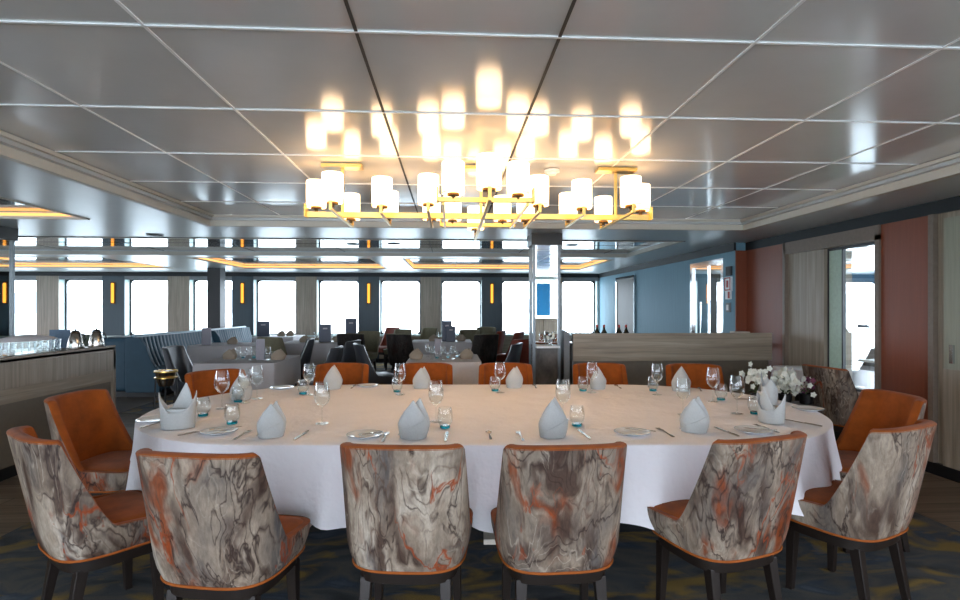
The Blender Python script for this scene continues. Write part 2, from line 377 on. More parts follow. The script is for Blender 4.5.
m.box(C2[0], C2[1], 8.2, 8.208, ZS+.059, ZS+.063)
for c in C3:
    for k in range(1, 4): x = c[0]+(c[1]-c[0])*k/4; m.box(x-.004, x+.004, c[2], c[3], ZS+.058, ZS+.063)
    m.box(c[0], c[1], 11.2, 11.208, ZS+.058, ZS+.063)
trim(m, m_joint_dark)
# window wall (far)
WT, WB, WD = 2.13, .70, .24
ops = []
for k in range(-7, 3):
    a = -.23+1.58*k; b = a+1.05
    ops.append((a, min(b, 3.86)))
m = MB(); m.box(XL, XR, YF, YF+WD, 0, WB); m.box(XL, XR, YF, YF+WD, WT, ZC+.3)
m.box(XL, ops[0][0], YF, YF+WD, WB, WT); m.box(ops[-1][1], XR, YF, YF+WD, WB, WT)
for a, b in zip(ops, ops[1:]): m.box(a[1], b[0], YF, YF+WD, WB, WT)
struct('wall_front', m, m_reveal)
trim(MB().box(XL, XR, YF-.06, YF, 2.2, ZS), m_navy)
mw, mb_, mt = MB(), MB(), MB()
for i, (a, b) in enumerate(zip(ops, ops[1:])):
    (mw if (i % 2) == 0 else mb_).box(a[1]+.0, b[0]-.0, YF-.03, YF, 0, 2.2)
trim(mw, m_wood_v); trim(mb_, m_slate)
mt.box(XL, XR, YF-.02, YF, .1, WB-.03); trim(mt, m_wood_h)
trim(MB().box(XL, XR, YF-.05, YF+.2, WB-.03, WB+.01), m_reveal)
trim(MB().box(XL, XR, YF-.02, YF, 2.11, 2.21), m_grey)
struct('baseboard_front', MB().box(XL, XR, YF-.03, YF, 0, .1), m_black)
for i, (a, b) in enumerate(ops):
    w = empty('window_%d' % (i+1), ((a+b)/2, YF+.2, WB)); w['kind'] = 'structure'
    hw, hh = (b-a)/2, WT-WB
    fr = MB(); n = 6; r = .09
    outer = [(-hw, 0), (hw, 0), (hw, hh), (-hw, hh)]
    inner = []
    t_ = .035
    for cx, cz, a0 in ((hw-t_-r, t_+r, -90), (hw-t_-r, hh-t_-r, 0), (-hw+t_+r, hh-t_-r, 90), (-hw+t_+r, t_+r, 180)):
        for j in range(n+1):
            q = math.radians(a0+90*j/n); inner.append((cx+r*math.cos(q), cz+r*math.sin(q)))
    oo = []
    for j, (x, z) in enumerate(inner):
        c = [(hw, 0), (hw, hh), (-hw, hh), (-hw, 0)][j//(n+1)]; k = j % (n+1)
        if k == n//2: oo.append(c)
        elif k < n//2: oo.append((c[0], z) if j//(n+1) in (1, 3) else (x, c[1]))
        else: oo.append((x, c[1]) if j//(n+1) in (1, 3) else (c[0], z))
    N = len(inner); vs = [(x, 0, z) for x, z in inner]+[(x, 0, z) for x, z in oo]+[(x, .03, z) for x, z in inner]+[(x, .03, z) for x, z in oo]
    fs = []
    for j in range(N):
        k = (j+1) % N; fs += [(j, k, N+k, N+j), (2*N+j, 3*N+j, 3*N+k, 2*N+k), (j, 2*N+j, 2*N+k, k)]
    fr.add(vs, fs).build('window_frame', m_frame, w)
    MB().add([(-hw, .015, 0), (hw, .015, 0), (hw, .015, hh), (-hw, .015, hh)], [(0, 1, 2, 3)]).build('pane', m_pane, w)
# sconces on slate pilasters
sn = 0
scn = []
for i, (a, b) in enumerate(zip(ops, ops[1:])):
    if i % 2 == 1:
        x = (a[1]+b[0])/2; s = empty('wall_sconce', (x, YF-.03, 1.5), 0, cat='wall lamp', group='amber wall lamps on the slate pilasters')
        MB().box(-.055, .055, -.015, 0, 0, .55).build('back_plate', m_brass_d, s)
        MB().box(-.03, .03, -.05, -.016, .03, .52).build('light_bar', m_ledw, s, bevel=.01)
        scn.append(s)
for s, l in zip(scn, ['amber bar wall lamp beside the far left mirrored column', 'amber bar wall lamp on the pilaster above the steel jugs', 'amber bar wall lamp right of the black column', 'amber bar wall lamp on the slate pilaster left of centre', 'amber bar wall lamp on the slate pilaster nearest the mirrored column', '']):
    s['label'] = l
# left & rear walls (behind / beside the view) with openings that let the daylight in
def wall_x(name, x0, x1, y0, y1, z1, holes, mat):
    m = MB(); ys = sorted([y0, y1]+[q for h in holes for q in h[:2]])
    for a, b in zip(ys, ys[1:]):
        h = next((h for h in holes if h[0] < (a+b)/2 < h[1]), None)
        if h:
            if h[2] > 0: m.box(x0, x1, a, b, 0, h[2])
            m.box(x0, x1, a, b, h[3], z1)
        else: m.box(x0, x1, a, b, 0, z1)
    return struct(name, m, mat)
def wall_y(name, y0, y1, x0, x1, z1, holes, mat):
    m = MB(); xs = sorted([x0, x1]+[q for h in holes for q in h[:2]])
    for a, b in zip(xs, xs[1:]):
        h = next((h for h in holes if h[0] < (a+b)/2 < h[1]), None)
        if h:
            if h[2] > 0: m.box(a, b, y0, y1, 0, h[2])
            m.box(a, b, y0, y1, h[3], z1)
        else: m.box(a, b, y0, y1, 0, z1)
    return struct(name, m, mat)
wall_x('wall_left', XL-.2, XL, YB, YF, ZC+.1, [(-2, .5, .7, 2.1), (2, 4.5, .7, 2.1), (6, 8.5, .7, 2.1), (10, 12.5, .7, 2.1)], m_slate)
rear = [(-11.4+2.2*k, -11.4+2.2*k+2.0, .15, 2.3) for k in range(7)]
wall_y('wall_back', YB-.2, YB, XL, XR, ZC+.1, rear, m_reveal)
# right wall (rust panels, recess, window, door)
gy = lambda px, x=XR: at_x(px, 300, x)[1]
yw0, yw1 = gy(879), gy(824)         # big window opening in Y
print('window y', yw0, yw1, 'panel', gy(787), gy(735), gy(935), gy(945))
BX = 3.92                           # face of the blue part
yd0, yd1 = at_x(723, 300, BX)[1], at_x(690, 300, BX)[1]      # glass door
y_blue = at_x(735, 300, BX)[1]
wall_x('wall_right', XR, XR+.32, YB, 8.3, ZC+.1, [(yw0, yw1, .55, 2.05), (-3.6, -1.6, .6, 2.1), (-1.1, .9, .6, 2.1)], m_wood_v)
wall_x('wall_right', BX, BX+.30, y_blue, YF, ZC+.1, [(yd0, yd1, .0, 2.12)], m_blue)
trim(MB().box(XR-.03, XR, YB, y_blue, 2.19, ZS), m_navy)
trim(MB().box(BX-.03, BX, y_blue-.03, YF, 2.19, ZS), m_navy)
m = MB(); m.box(XR-.02, XR, gy(787), y_blue, .1, 2.19); m.box(BX+.002, XR-.02, y_blue-.02, y_blue-.002, .1, 2.19); m.box(XR-.02, XR, gy(935), gy(878), .1, 2.19); m.box(XR-.02, XR, 1.0, 3.3, .1, 2.19); trim(m, m_red)
m = MB()
for px in (787, 935): m.box(XR-.045, XR, gy(px)-.03, gy(px)+.02, .1, 2.19)
m.box(XR-.045, XR, yw0-.05, yw0, .5, 2.1); m.box(XR-.045, XR, yw0-.05, gy(787), 2.05, 2.19)
trim(m, plain('taupe_frame', '74675b', rough=.5))
struct('baseboard_right', MB().box(XR-.035, XR, YB, 8.1, 0, .1), m_black)
# frame at near right: grey-green door
yq0, yq1 = 3.5, gy(947)
d = empty('door_2', (XR-.03, yq0, 0)); d['kind'] = 'structure'
MB().box(0, .03, 0, yq1-yq0, .1, 2.14).build('door_panel', plain('grey_green_veneer', '8f9080', rough=.5, noise=.06, aniso=(9, 9, .4), nscale=6), d); MB().box(-.006, 0, 0, yq1-yq0, .1, .9).build('lower_panel', m_wood_v, d)
MB().box(-.02, 0, yq1-yq0-.1, yq1-yq0-.07, .95, 1.1).build('door_handle', m_chrome, d)
# big window on the right
w = empty('window_11', (XR+.04, yw0, .55)); w['kind'] = 'structure'
L = yw1-yw0
G = yw1-gy(843, XR+.04)
MB().box(0, .03, 0, .03, 0, 1.5).box(0, .03, L-G, L-G+.02, 0, 1.5).box(0, .03, L-.025, L, 0, 1.5).box(0, .03, .03, L-.025, 0, .03).box(0, .03, .03, L-.025, 1.47, 1.5).build('window_frame', m_frame, w)
MB().box(.002, .05, L-G+.02, L-.025, .03, 1.47).build('side_panel', m_green, w)
MB().add([(.015, .03, .03), (.015, L-G, .03), (.015, L-G, 1.47), (.015, .03, 1.47)], [(0, 1, 2, 3)]).build('pane', m_pane, w)
# glass door further on
d = empty('door_1', (BX, yd0, 0)); d['kind'] = 'structure'
L = yd1-yd0
MB().box(0, .06, 0, .07, 0, 2.12).box(0, .06, L-.07, L, 0, 2.12).box(0, .06, .07, L-.07, 2.04, 2.12).box(0, .06, .07, L-.07, 0, .12).build('door_frame', m_chrome, d)
MB().add([(.03, .07, .12), (.03, L-.07, .12), (.03, L-.07, 2.04), (.03, .07, 2.04)], [(0, 1, 2, 3)]).build('pane', m_pane, d)
MB().tube([(-.05, L-.15, .9), (-.05, L-.15, 1.5)], .012).build('door_handle', m_chrome, d)
# brown door in blue wall
a, b = at_x(635, 300, BX)[1], at_x(618, 300, BX)[1]
d = empty('door_3', (BX-.02, a, 0)); d['kind'] = 'structure'
MB().box(0, .02, 0, b-a, .02, 2.05).build('door_panel', plain('dark_walnut', '4b3f30', rough=.5, noise=.1, aniso=(9, 9, .5), nscale=5), d)
MB().box(-.02, .02, -.06, 0, 0, 2.1).box(-.02, .02, b-a, b-a+.06, 0, 2.1).box(-.02, .02, 0, b-a, 2.05, 2.1).build('door_frame', m_chrome, d)
# signs and switches on the wall by the glass door
def plaque(name, px, py, w, h, parts, label, cat, x=BX, y_off=0):
    p = at_x(px, py, x); o = empty(name, (x-.0, p[1], p[2]), 0, label, cat)
    for (nm, dx, y0, y1, z0, z1, mt_) in parts: MB().box(-dx, -.0 if dx < .03 else -.002, y0*w, y1*w, z0*h, z1*h).build(nm, mt_, o)
    return o
yb_ = (y_blue+yd0)/2
def wallbox(name, px, py, w, h, mt_, label, cat, extra=None, x=BX):
    p = at_x(px, py, x); o = empty(name, (x, p[1], p[2]), 0, label, cat)
    MB().box(-.03, 0, -w/2, w/2, -h/2, h/2).build('housing', mt_, o, bevel=.004)
    for (nm, y0, y1, z0, z1, m2) in (extra or []): MB().box(-.034, -.0302, y0*w, y1*w, z0*h, z1*h).build(nm, m2, o)
m_signred = plain('sign_red', 'a8312c', rough=.5, noise=.02)
wallbox('wall_speaker', 730, 271, .14, .13, m_black, 'small black square box highest on the grey post by glass door', 'wall box', [('grille', -.4, .4, -.4, .4, m_joint_dark)])
wallbox('safety_sign', 729.5, 284, .17, .2, m_white, 'white and red safety sign below the black wall box', 'sign', [('red_border', -.46, .46, .38, .46, m_signred), ('red_border', -.46, .46, -.46, -.38, m_signred), ('red_border', -.46, -.36, -.38, .38, m_signred), ('red_border', .36, .46, -.38, .38, m_signred), ('red_figure', -.15, .15, -.25, .25, m_signred)])
wallbox('call_point', 729.5, 295, .13, .12, m_white, 'white call box with dark red side below the safety sign', 'call point', [('red_side', -.48, -.1, -.4, .4, m_signred)])
wallbox('light_switch', 729.5, 307.5, .09, .13, m_grey, 'small switch plate lowest on the grey post by glass door', 'switch', [('toggle', -.3, .3, -.3, .3, m_white)])
wallbox('card_reader', 738, 294, .16, .16, m_navy, 'dark card reader at left edge of the far rust panel', 'card reader', [('slot', -.3, .3, -.06, .06, m_black)], x=XR-.02)
# ------------------------------------------------------------------ outside
tag(MB().box(-900, 900, -500, 1400, -7.2, -7).build('sea', plain('sea_water', 'cdd6da', rough=.35, noise=.06, nscale=.3)), 'pale calm sea beyond the windows', 'sea', kind='stuff')
def hills(y, x0, x1, h, seed, label):
    rnd = random.Random(seed); n = 60; m = MB(); vs = []; ph = [rnd.uniform(0, 6) for _ in range(4)]
    for i in range(n+1):
        x = x0+(x1-x0)*i/n; t = i/n
        z = h*(.55+.25*math.sin(t*9+ph[0])+.14*math.sin(t*23+ph[1])+.06*math.sin(t*51+ph[2]))*math.sin(PI*t)**.4
        vs += [(x, y, -7), (x, y+60, z-7), (x, y+180, -7)]
    fs = []
    for i in range(n): fs += [(3*i, 3*i+3, 3*i+4, 3*i+1), (3*i+1, 3*i+4, 3*i+5, 3*i+2)]
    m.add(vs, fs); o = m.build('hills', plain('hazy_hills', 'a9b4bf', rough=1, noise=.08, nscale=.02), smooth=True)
    tag(o, label, 'hills')
hills(900, -900, 120, 70, 3, 'hazy grey blue hills across the water at left')
hills(980, 60, 860, 45, 8, 'low hazy hills across the water at right')
# side deck
tag(MB().box(XR+.32, 7.4, -3, 13, -.08, -.02).build('deck', wood('deck_boards', '5a534a', '6a6257', '766d61', 'y')), 'pale boarded outer deck beyond the right window', 'deck')
tag(MB().box(XR+.33, 7.6, 2.0, 13, 2.45, 2.55).build('deck_canopy', m_white), 'white canopy over the outer deck seen through right window', 'canopy')
r = empty('deck_railing', (7.3, 0, -.02), 0, 'dark metal railing at the edge of the outer deck', 'railing')
MB().tube([(0, -3, 1.1), (0, 13, 1.1)], .025).build('top_rail', m_frame, r)
for y in range(-2, 13, 2): MB().tube([(0, y, 0), (0, y, 1.08)], .02).build('post', m_frame, r)
lb = empty('lifeboat', (9.9, 12.6, 2.2), 0, 'white lifeboat with blue hull hanging outside beyond the right window', 'lifeboat')
def hull(z_, half_w, top):
    m = MB(); vs = []; n = 20; k = 9
    for i in range(n+1):
        t = i/n; w_ = half_w*math.sin(PI*min(.999, max(.001, t)))**.55; y = (t-.5)*5
        for j in range(k):
            q = PI*j/(k-1)
            vs.append((w_*math.cos(q), y, z_+(1 if top else -1)*math.sin(q)*(.7 if top else .95)*math.sin(PI*min(.98, max(.02, t)))**.4))
    fs = [(i*k+j, i*k+j+1, (i+1)*k+j+1, (i+1)*k+j) for i in range(n) for j in range(k-1)]
    return m.add(vs, fs)
hull(0, 1.1, True).build('cabin', m_white, lb, smooth=True); hull(0, 1.12, False).build('hull', plain('deep_blue_hull', '16384c', rough=.4), lb, smooth=True)

# ------------------------------------------------------------------ chairs
def loop_pts(n=180, hw=.255, yb=.255, yf=.215, y0=-.0):
    raw = []
    for i in range(720):
        a = 2*PI*i/720; s, c = math.sin(a), -math.cos(a)     # starts at back centre
        if c < 0: e = 2/3.4; x = hw*math.copysign(abs(s)**e, s); y = y0-yb*abs(c)**e
        else: e = 2/5.0; x = hw*math.copysign(abs(s)**e, s); y = y0+yf*abs(c)**e
        raw.append((x, y))
    L = [0]
    for i in range(720):
        a, b = raw[i], raw[(i+1) % 720]; L.append(L[-1]+math.hypot(a[0]-b[0], a[1]-b[1]))
    out = []; j = 0
    for i in range(n):
        d = L[-1]*i/n
        while L[j+1] < d: j += 1
        t = (d-L[j])/(L[j+1]-L[j]+1e-9); a, b = raw[j], raw[(j+1) % 720]; out.append((a[0]+(b[0]-a[0])*t, a[1]+(b[1]-a[1])*t))
    res = []
    for i in range(n):
        a, b = out[i-1], out[(i+1) % n]; dx, dy = b[0]-a[0], b[1]-a[1]; l = math.hypot(dx, dy)
        res.append((out[i][0], out[i][1], -dy/l if False else dy/l, -dx/l))
    # make the normals point outward
    if res[0][3] > 0: res = [(x, y, -nx, -ny) for x, y, nx, ny in res]
    return res
LP = loop_pts()
ZB = .36
def topz(x, y, H, yc=-.16):
    if y <= yc: return H-.012*(abs(x)/.25)**4
    t = (y-yc)/(.215-yc)
    return .466+(H-.012-.489)*max(0, 1-t*3.3)**1.7+.023*(1-t)
def cpos(p, z, off, H):
    x, y, nx, ny = p; x -= nx*off; y -= ny*off
    k = min(1, max(0, (z-ZB)/.10)); tuck = .90+.10*math.sin(k*PI/2)
    wb = min(1, max(0, (.04-p[1])/.2)); wb = wb*wb*(3-2*wb)
    lean = max(0, z-.44)
    return (x*tuck*(1+.05*lean*wb), y*tuck-lean*.2*wb, z)
def make_chair(name, cat, shell, inner, pip, H=.87, wood_=None, piping=True):
    wood_ = wood_ or m_dwood
    root = empty(name, cat=cat)
    n = len(LP)
    # outer shell
    R = 12; vs = []; fs = []
    for p in LP:
        tz = topz(p[0], p[1], H)
        for j in range(R): vs.append(cpos(p, ZB+(tz-ZB)*j/(R-1), 0, H))
    for i in range(n):
        k = (i+1) % n
        for j in range(R-1): fs.append((i*R+j, k*R+j, k*R+j+1, i*R+j+1))
    MB().add(vs, fs).build('back_shell', shell, root, smooth=True)
    # rim + inner lining
    T = .05; rows = []
    vs = []; fs = []
    for p in LP:
        tz = topz(p[0], p[1], H); hh = min(1, max(0.25, (tz-.44)/.12)); t_ = T*(.55+.45*hh)
        col = [cpos(p, tz-.004, -.001, H)]
        for q in (30, 60, 90, 120, 150): a = math.radians(q); col.append(cpos(p, tz-.004+math.sin(a)*.014*hh, t_/2-math.cos(a)*(t_/2+.001), H))
        lo = .40
        for j in range(8): col.append(cpos(p, tz-.006+(lo-(tz-.006))*j/7, t_+.0, H))
        rows = len(col); vs += col
    for i in range(n):
        k = (i+1) % n
        for j in range(rows-1): fs.append((i*rows+j, k*rows+j, k*rows+j+1, i*rows+j+1))
    MB().add(vs, fs).build('backrest', inner, root, smooth=True)
    # seat cushion
    vs = []; rings = [(.02, .42), (.022, .462), (.034, .474), (.07, .484), (.13, .490), (.2, .493)]
    for off, z in rings:
        for x, y, nx, ny in LP: vs.append(((x-nx*off)*.995 if off < .1 else x*(1-off/.27), (y-ny*off) if off < .1 else y*(1-off/.27), z))
    fs = [(r_*n+i, r_*n+(i+1) % n, (r_+1)*n+(i+1) % n, (r_+1)*n+i) for r_ in range(len(rings)-1) for i in range(n)]
    fs.append(tuple((len(rings)-1)*n+i for i in range(n)))
    MB().add(vs, fs).build('seat', inner, root, smooth=True)
    if piping: MB().tube([cpos(p, ZB, -.003, H) for p in LP[::2]], .0055, 6, closed=True).build('piping', pip, [c for c in root.children if c.name.startswith('back_shell')][0], smooth=True)
    # apron
    vs = []
    for z, o in ((.30, .028), (ZB-.002, .024)):
        for p in LP: vs.append(cpos((p[0], p[1], p[2], p[3]), z, o, H)[:2]+(z,))
    fs = [(i, (i+1) % n, n+(i+1) % n, n+i) for i in range(n)]+[tuple(range(n-1, -1, -1)), tuple(range(n, 2*n))]
    MB().add(vs, fs).build('seat_base', wood_, root)
    for sx in (-1, 1):
        MB().taper(sx*.175, .13, 0, .31, .015, .023, dx=sx*.008, dy=.01).build('leg', wood_, root, bevel=.003)
        MB().taper(sx*.16, -.15, 0, .31, .015, .023, dx=sx*.012, dy=-.055).build('leg', wood_, root, bevel=.003)
    return root
pc = Proto(make_chair('dining_chair', 'chair', m_marble, m_orange, m_pipe))
G1 = 'orange velvet chairs with marbled backs around the oval table'
TC, TR, TL = (.22, 3.57), 1.015, 1.105
def cw(x, D): return (x*math.cos(TH)+D*math.sin(TH), -x*math.sin(TH)+D*math.cos(TH))
def cc(px, D): return ((px-480)/540*D, D)    # stadium centre, radius, half straight
def face(px, py, tx, ty): return math.atan2(ty-py, tx-px)-PI/2
def back_at(x, D, rz): return (x-math.sin(rz)*.335, D+math.cos(rz)*.335, rz)
chairs = [
 (*back_at(*cc(181, 1.89), -.14), 'marbled dining chair leftmost of the four seen from behind'),
 (*back_at(*cc(397, 2.0), -.05), 'marbled dining chair second from left of the near row'),
 (*back_at(*cc(572, 2.0), .09), 'marbled dining chair third from left of the near row'),
 (*back_at(*cc(778, 2.136), .36), 'marbled dining chair rightmost of the four seen from behind'),
 (-1.69, 2.46, -.66, 'orange and marble dining chair at far lower left corner of the photo'),
 (-2.17, 3.26, -PI/2, 'orange dining chair facing right at left end of the table beside oak partition'),
 (-1.985, 4.28, -2.28, 'orange dining chair at far left curve of the table behind a wine glass'),
 (*back_at(*cc(345, 5.09), PI), 'orange far side chair behind the first far napkin from left'),
 (*back_at(*cc(427, 5.09), PI), 'orange far side chair in front of the light clothed middle table'),
 (*back_at(*cc(505, 5.09), PI), 'orange far side chair just left of the mirrored column'),
 (*back_at(*cc(597, 5.09), PI), 'orange far side chair at left end of the oak console'),
 (*back_at(*cc(691, 5.02), PI-.15), 'orange far side chair before right half of the oak console'),
 (2.23, 3.26, PI/2, 'orange dining chair facing left at right end of the table'),
 (1.77, 2.65, .5, 'orange and marble dining chair at lower right corner of the photo'),
]
for x, D, rz, l in chairs: pc.put((*cw(x, D), .008), rz-TH, l, G1)
m_brown = marble_fabric('brown_print_fabric')
oc = make_chair('dining_chair', 'chair', m_brown, m_orange, m_pipe)
oc.location = (*cw(3.36, 4.94), 0); oc.rotation_euler = (0, 0, -1.35-TH); oc['label'] = 'marbled chair turned away towards the small white table by the right window'; oc['group'] = G1
# ------------------------------------------------------------------ cloths and tables
def stadium(c, r, l, n=200):
    P = []; tot = 4*l+2*PI*r
    for i in range(n):
        s = tot*i/n
        if s < 2*l: P.append((c[0]-l+s, c[1]-r, 0, -1))
        elif s < 2*l+PI*r: a = -PI/2+(s-2*l)/r; P.append((c[0]+l+r*math.cos(a), c[1]+r*math.sin(a), math.cos(a), math.sin(a)))
        elif s < 4*l+PI*r: P.append((c[0]+l-(s-2*l-PI*r), c[1]+r, 0, 1))
        else: a = PI/2+(s-4*l-PI*r)/r; P.append((c[0]-l+r*math.cos(a), c[1]+r*math.sin(a), math.cos(a), math.sin(a)))
    return P
def rrect(w, d, r=.03, n=160):
    P = []; l1, l2 = w/2-r, d/2-r; segs = []
    tot = 4*l1+4*l2+2*PI*r
    for i in range(n):
        s = tot*i/n
        for cx, cy, a0, lx, ly, ln in ((-l1, -d/2, -90, 1, 0, 2*l1), (w/2, -l2, 0, 0, 1, 2*l2), (l1, d/2, 90, -1, 0, 2*l1), (-w/2, l2, 180, 0, -1, 2*l2)):
            if s < ln: a = math.radians(a0); P.append((cx+lx*s, cy+ly*s, math.cos(a), math.sin(a))); break
            s -= ln
            if s < PI*r/2:
                a = math.radians(a0)+s/r; ex, ey = cx+lx*ln, cy+ly*ln; b0 = math.radians(a0)
                ccx, ccy = ex-math.cos(b0)*r, ey-math.sin(b0)*r
                P.append((ccx+r*math.cos(a), ccy+r*math.sin(a), math.cos(a), math.sin(a))); break
            s -= PI*r/2
    return P
def cloth(P, z, drop, amp, seed, hem=.02, freq=1.0, tops=True, centre=(0, 0)):
    rnd = random.Random(seed); n = len(P); ph = [rnd.uniform(0, 6.28) for _ in range(6)]
    per = sum(math.hypot(P[i][0]-P[i-1][0], P[i][1]-P[i-1][1]) for i in range(n)); s = 0; S_ = []
    for i in range(n):
        if i: s += math.hypot(P[i][0]-P[i-1][0], P[i][1]-P[i-1][1])
        S_.append(s/per)
    vs = []; rings = []
    for sc_ in (.3, .6, .85, .97): rings.append([(centre[0]+(x-centre[0])*sc_, centre[1]+(y-centre[1])*sc_, z) for x, y, _, _ in P])
    rings.append([(x-nx*.008, y-ny*.008, z) for x, y, nx, ny in P])
    rings.append([(x-nx*.001, y-ny*.001, z-.004) for x, y, nx, ny in P])
    R = 14; K = max(3, round(per*freq))
    for j in range(1, R+1):
        t = j/R; ring = []
        for i, (x, y, nx, ny) in enumerate(P):
            q = S_[i]*2*PI
            f = .5*math.sin(q*K*1.0+ph[0]+1.2*math.sin(q*3+ph[3]))+.3*math.sin(q*K*1.7//1+ph[1] if False else q*round(K*1.7)+ph[1])+.35*math.sin(q*round(K*.45)+ph[2])
            f = max(0, min(1, f*.5+.5))**2.2; o = amp*f*t**1.2+.012*t
            dz = drop*(1+hem*math.sin(q*round(K*.5)+ph[4])+hem*.5*math.sin(q*5+ph[5]))
            ring.append((x+nx*o, y+ny*o, z-.008-dz*t))
        rings.append(ring)
    for r_ in rings: vs += r_
    fs = [(j*n+i, j*n+(i+1) % n, (j+1)*n+(i+1) % n, (j+1)*n+i) for j in range(len(rings)-1) for i in range(n)]
    fs.append(tuple(i for i in range(n)))
    return MB().add(vs, fs)
TZ = .75
P = stadium((0, 0), TR, TL, 420)
tb = empty('dining_table', (TC[0], TC[1], .008), -TH, 'long oval dining table hidden under the white tablecloth', 'table')
top = MB(); sp = stadium((0, 0), TR-.006, TL, 120)
top.add([(x, y, .70) for x, y, _, _ in sp]+[(x, y, TZ-.014) for x, y, _, _ in sp], [(i, (i+1) % 120, 120+(i+1) % 120, 120+i) for i in range(120)]+[tuple(range(119, -1, -1)), tuple(range(120, 240))])
top.build('tabletop', m_wood_h, tb)
for lx in (-1.15, .05, 1.25):
    MB().box(lx-.04, lx+.04, -.04, .04, .03, .70).build('leg', m_trim, tb); MB().box(lx-.05, lx+.05, -.4, .4, 0, .03).build('foot', m_trim, tb)
big = cloth(P, TZ, .37, .10, 11, hem=.09, freq=2.6).build('tablecloth', m_cloth, smooth=True, loc=(TC[0], TC[1], 0)); big.rotation_euler = (0, 0, -TH)
tag(big, 'white linen tablecloth over the long oval foreground table', 'tablecloth')
G2 = 'clothed tables of the far dining area'
def far_table(x0, x1, y0, y1, label, lab2, mat, drop=.45, seed=1):
    cx, cy, w, d = (x0+x1)/2, (y0+y1)/2, x1-x0, y1-y0
    t = empty('dining_table', (cx, cy, 0), 0, label, 'table', G2)
    MB().box(-w/2+.01, w/2-.01, -d/2+.01, d/2-.01, .705, .74).build('tabletop', m_dwood, t)
    for sx in (-1, 1):
        for sy in (-1, 1): MB().box(sx*(w/2-.1)-.03, sx*(w/2-.1)+.03, sy*(d/2-.1)-.03, sy*(d/2-.1)+.03, 0, .705).build('leg', m_dwood, t)
    o = cloth(rrect(w, d), TZ, drop, .035, seed, hem=.03, freq=3).build('tablecloth', mat, smooth=True, loc=(cx, cy, 0))
    tag(o, lab2, 'tablecloth', 'tablecloths of the far dining area')
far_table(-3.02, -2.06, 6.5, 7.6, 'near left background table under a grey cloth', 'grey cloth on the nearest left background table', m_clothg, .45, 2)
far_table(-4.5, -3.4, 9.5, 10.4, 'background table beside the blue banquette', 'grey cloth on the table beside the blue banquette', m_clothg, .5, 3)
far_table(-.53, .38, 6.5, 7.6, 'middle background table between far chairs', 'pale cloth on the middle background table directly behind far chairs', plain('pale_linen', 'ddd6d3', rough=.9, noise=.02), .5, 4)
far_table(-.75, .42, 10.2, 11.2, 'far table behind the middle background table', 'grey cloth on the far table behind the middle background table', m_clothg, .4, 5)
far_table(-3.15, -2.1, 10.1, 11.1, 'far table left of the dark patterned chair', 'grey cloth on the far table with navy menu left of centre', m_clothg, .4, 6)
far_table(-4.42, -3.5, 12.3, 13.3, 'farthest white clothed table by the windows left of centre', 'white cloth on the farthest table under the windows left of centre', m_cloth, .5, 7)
far_table(-7.6, -6.4, 10.4, 12.4, 'far table behind the blue banquette', 'white cloth on the far table behind the blue banquette', m_cloth, .5, 8)
far_table(3.62, 3.98, 5.25, 5.9, 'small table by the right window', 'white cloth on the small table by the right window', m_cloth, .24, 9)
# background chairs
p_leather = Proto(make_chair('tub_chair', 'chair', m_leather, m_leather, m_leather, H=.9, piping=False))
p_dark = Proto(make_chair('patterned_chair', 'chair', m_marble_dark, m_olive, m_olive, H=.93, piping=False))
p_olive = Proto(make_chair('upholstered_chair', 'chair', m_olive, m_olive, m_olive, H=.9, piping=False))
p_sage = Proto(make_chair('upholstered_chair', 'chair', m_sage, m_olive, m_olive, H=.92, piping=False))
p_rust = Proto(make_chair('leather_chair', 'chair', m_rust, m_rust, m_rust, H=.92, piping=False))
GL, GD, GO, GR = 'grey leather tub chairs', 'dark patterned background chairs', 'olive and sage background chairs', 'rust red leather chairs'
p_leather.put((-3.28, 7.15, 0), -PI/2, 'grey leather chair at left of the near grey clothed table', GL)
p_leather.put((-1.72, 7.0, 0), PI/2, 'grey leather chair half hidden at right of the near grey table', GL)
p_leather.put((-.98, 7.55, .008), -PI/2+.3, 'grey leather chair facing right beside the middle pale table', GL)
p_leather.put((-1.72, 8.3, .008), PI/2-.2, 'grey leather chair beyond the first far napkin from left', GL)
p_leather.put((.66, 7.5, .008), PI/2-.3, 'grey leather chair left of the large rust red chair', GL)
p_leather.put((-2.5, 8.7, .008), PI/2+.3, 'grey leather chair at far side of the near grey table', GL)
p_dark.put((-1.78, 10.1, .008), -.05, 'dark patterned chair seen from behind, left of centre', GD)
p_dark.put((-.83, 9.9, .008), -.35, 'dark patterned chair left of the far middle table', GD)
p_dark.put((.55, 9.75, .008), .4, 'dark patterned chair right of the far middle table', GD)
p_olive.put((-1.75, 11.15, .008), 2.9, 'olive chair just right of the dark patterned chair left of centre', GO)
p_olive.put((-1.2, 12.2, .008), 2.6, 'olive chair in the low group below the central window', GO)
p_sage.put((-.65, 12.6, .008), 2.4, 'sage chair tallest in the low group below the central window', GO)
p_olive.put((.45, 11.9, .008), PI, 'olive chair behind the far middle table, before a window', GO)
p_olive.put((-2.95, 9.5, .008), -.3, 'olive chair left of the far table with navy menu', GO)
p_sage.put((.8, 12.9, .008), 2.8, 'sage chair farthest right below the windows', GO)
p_sage.put((-6.6, 10.0, 0), .9, 'sage chair behind the blue banquette beyond oak partition', GO)
p_sage.put((-5.9, 12.8, .008), 2.2, 'sage chair just behind the black column', GO)
p_rust.put((.80, 11.2, .008), 1.2, 'rust red chair leftmost of the red pair', GR)
p_rust.put((1.1, 10.6, .008), 1.15, 'rust red chair second of the left red pair', GR)
p_rust.put((1.03, 8.3, .008), .45, 'large rust red chair just left of the mirrored column', GR)
p_rust.put((-1.55, 12.9, .008), 2.4, 'rust red chair farthest back, left of the central window', GR)

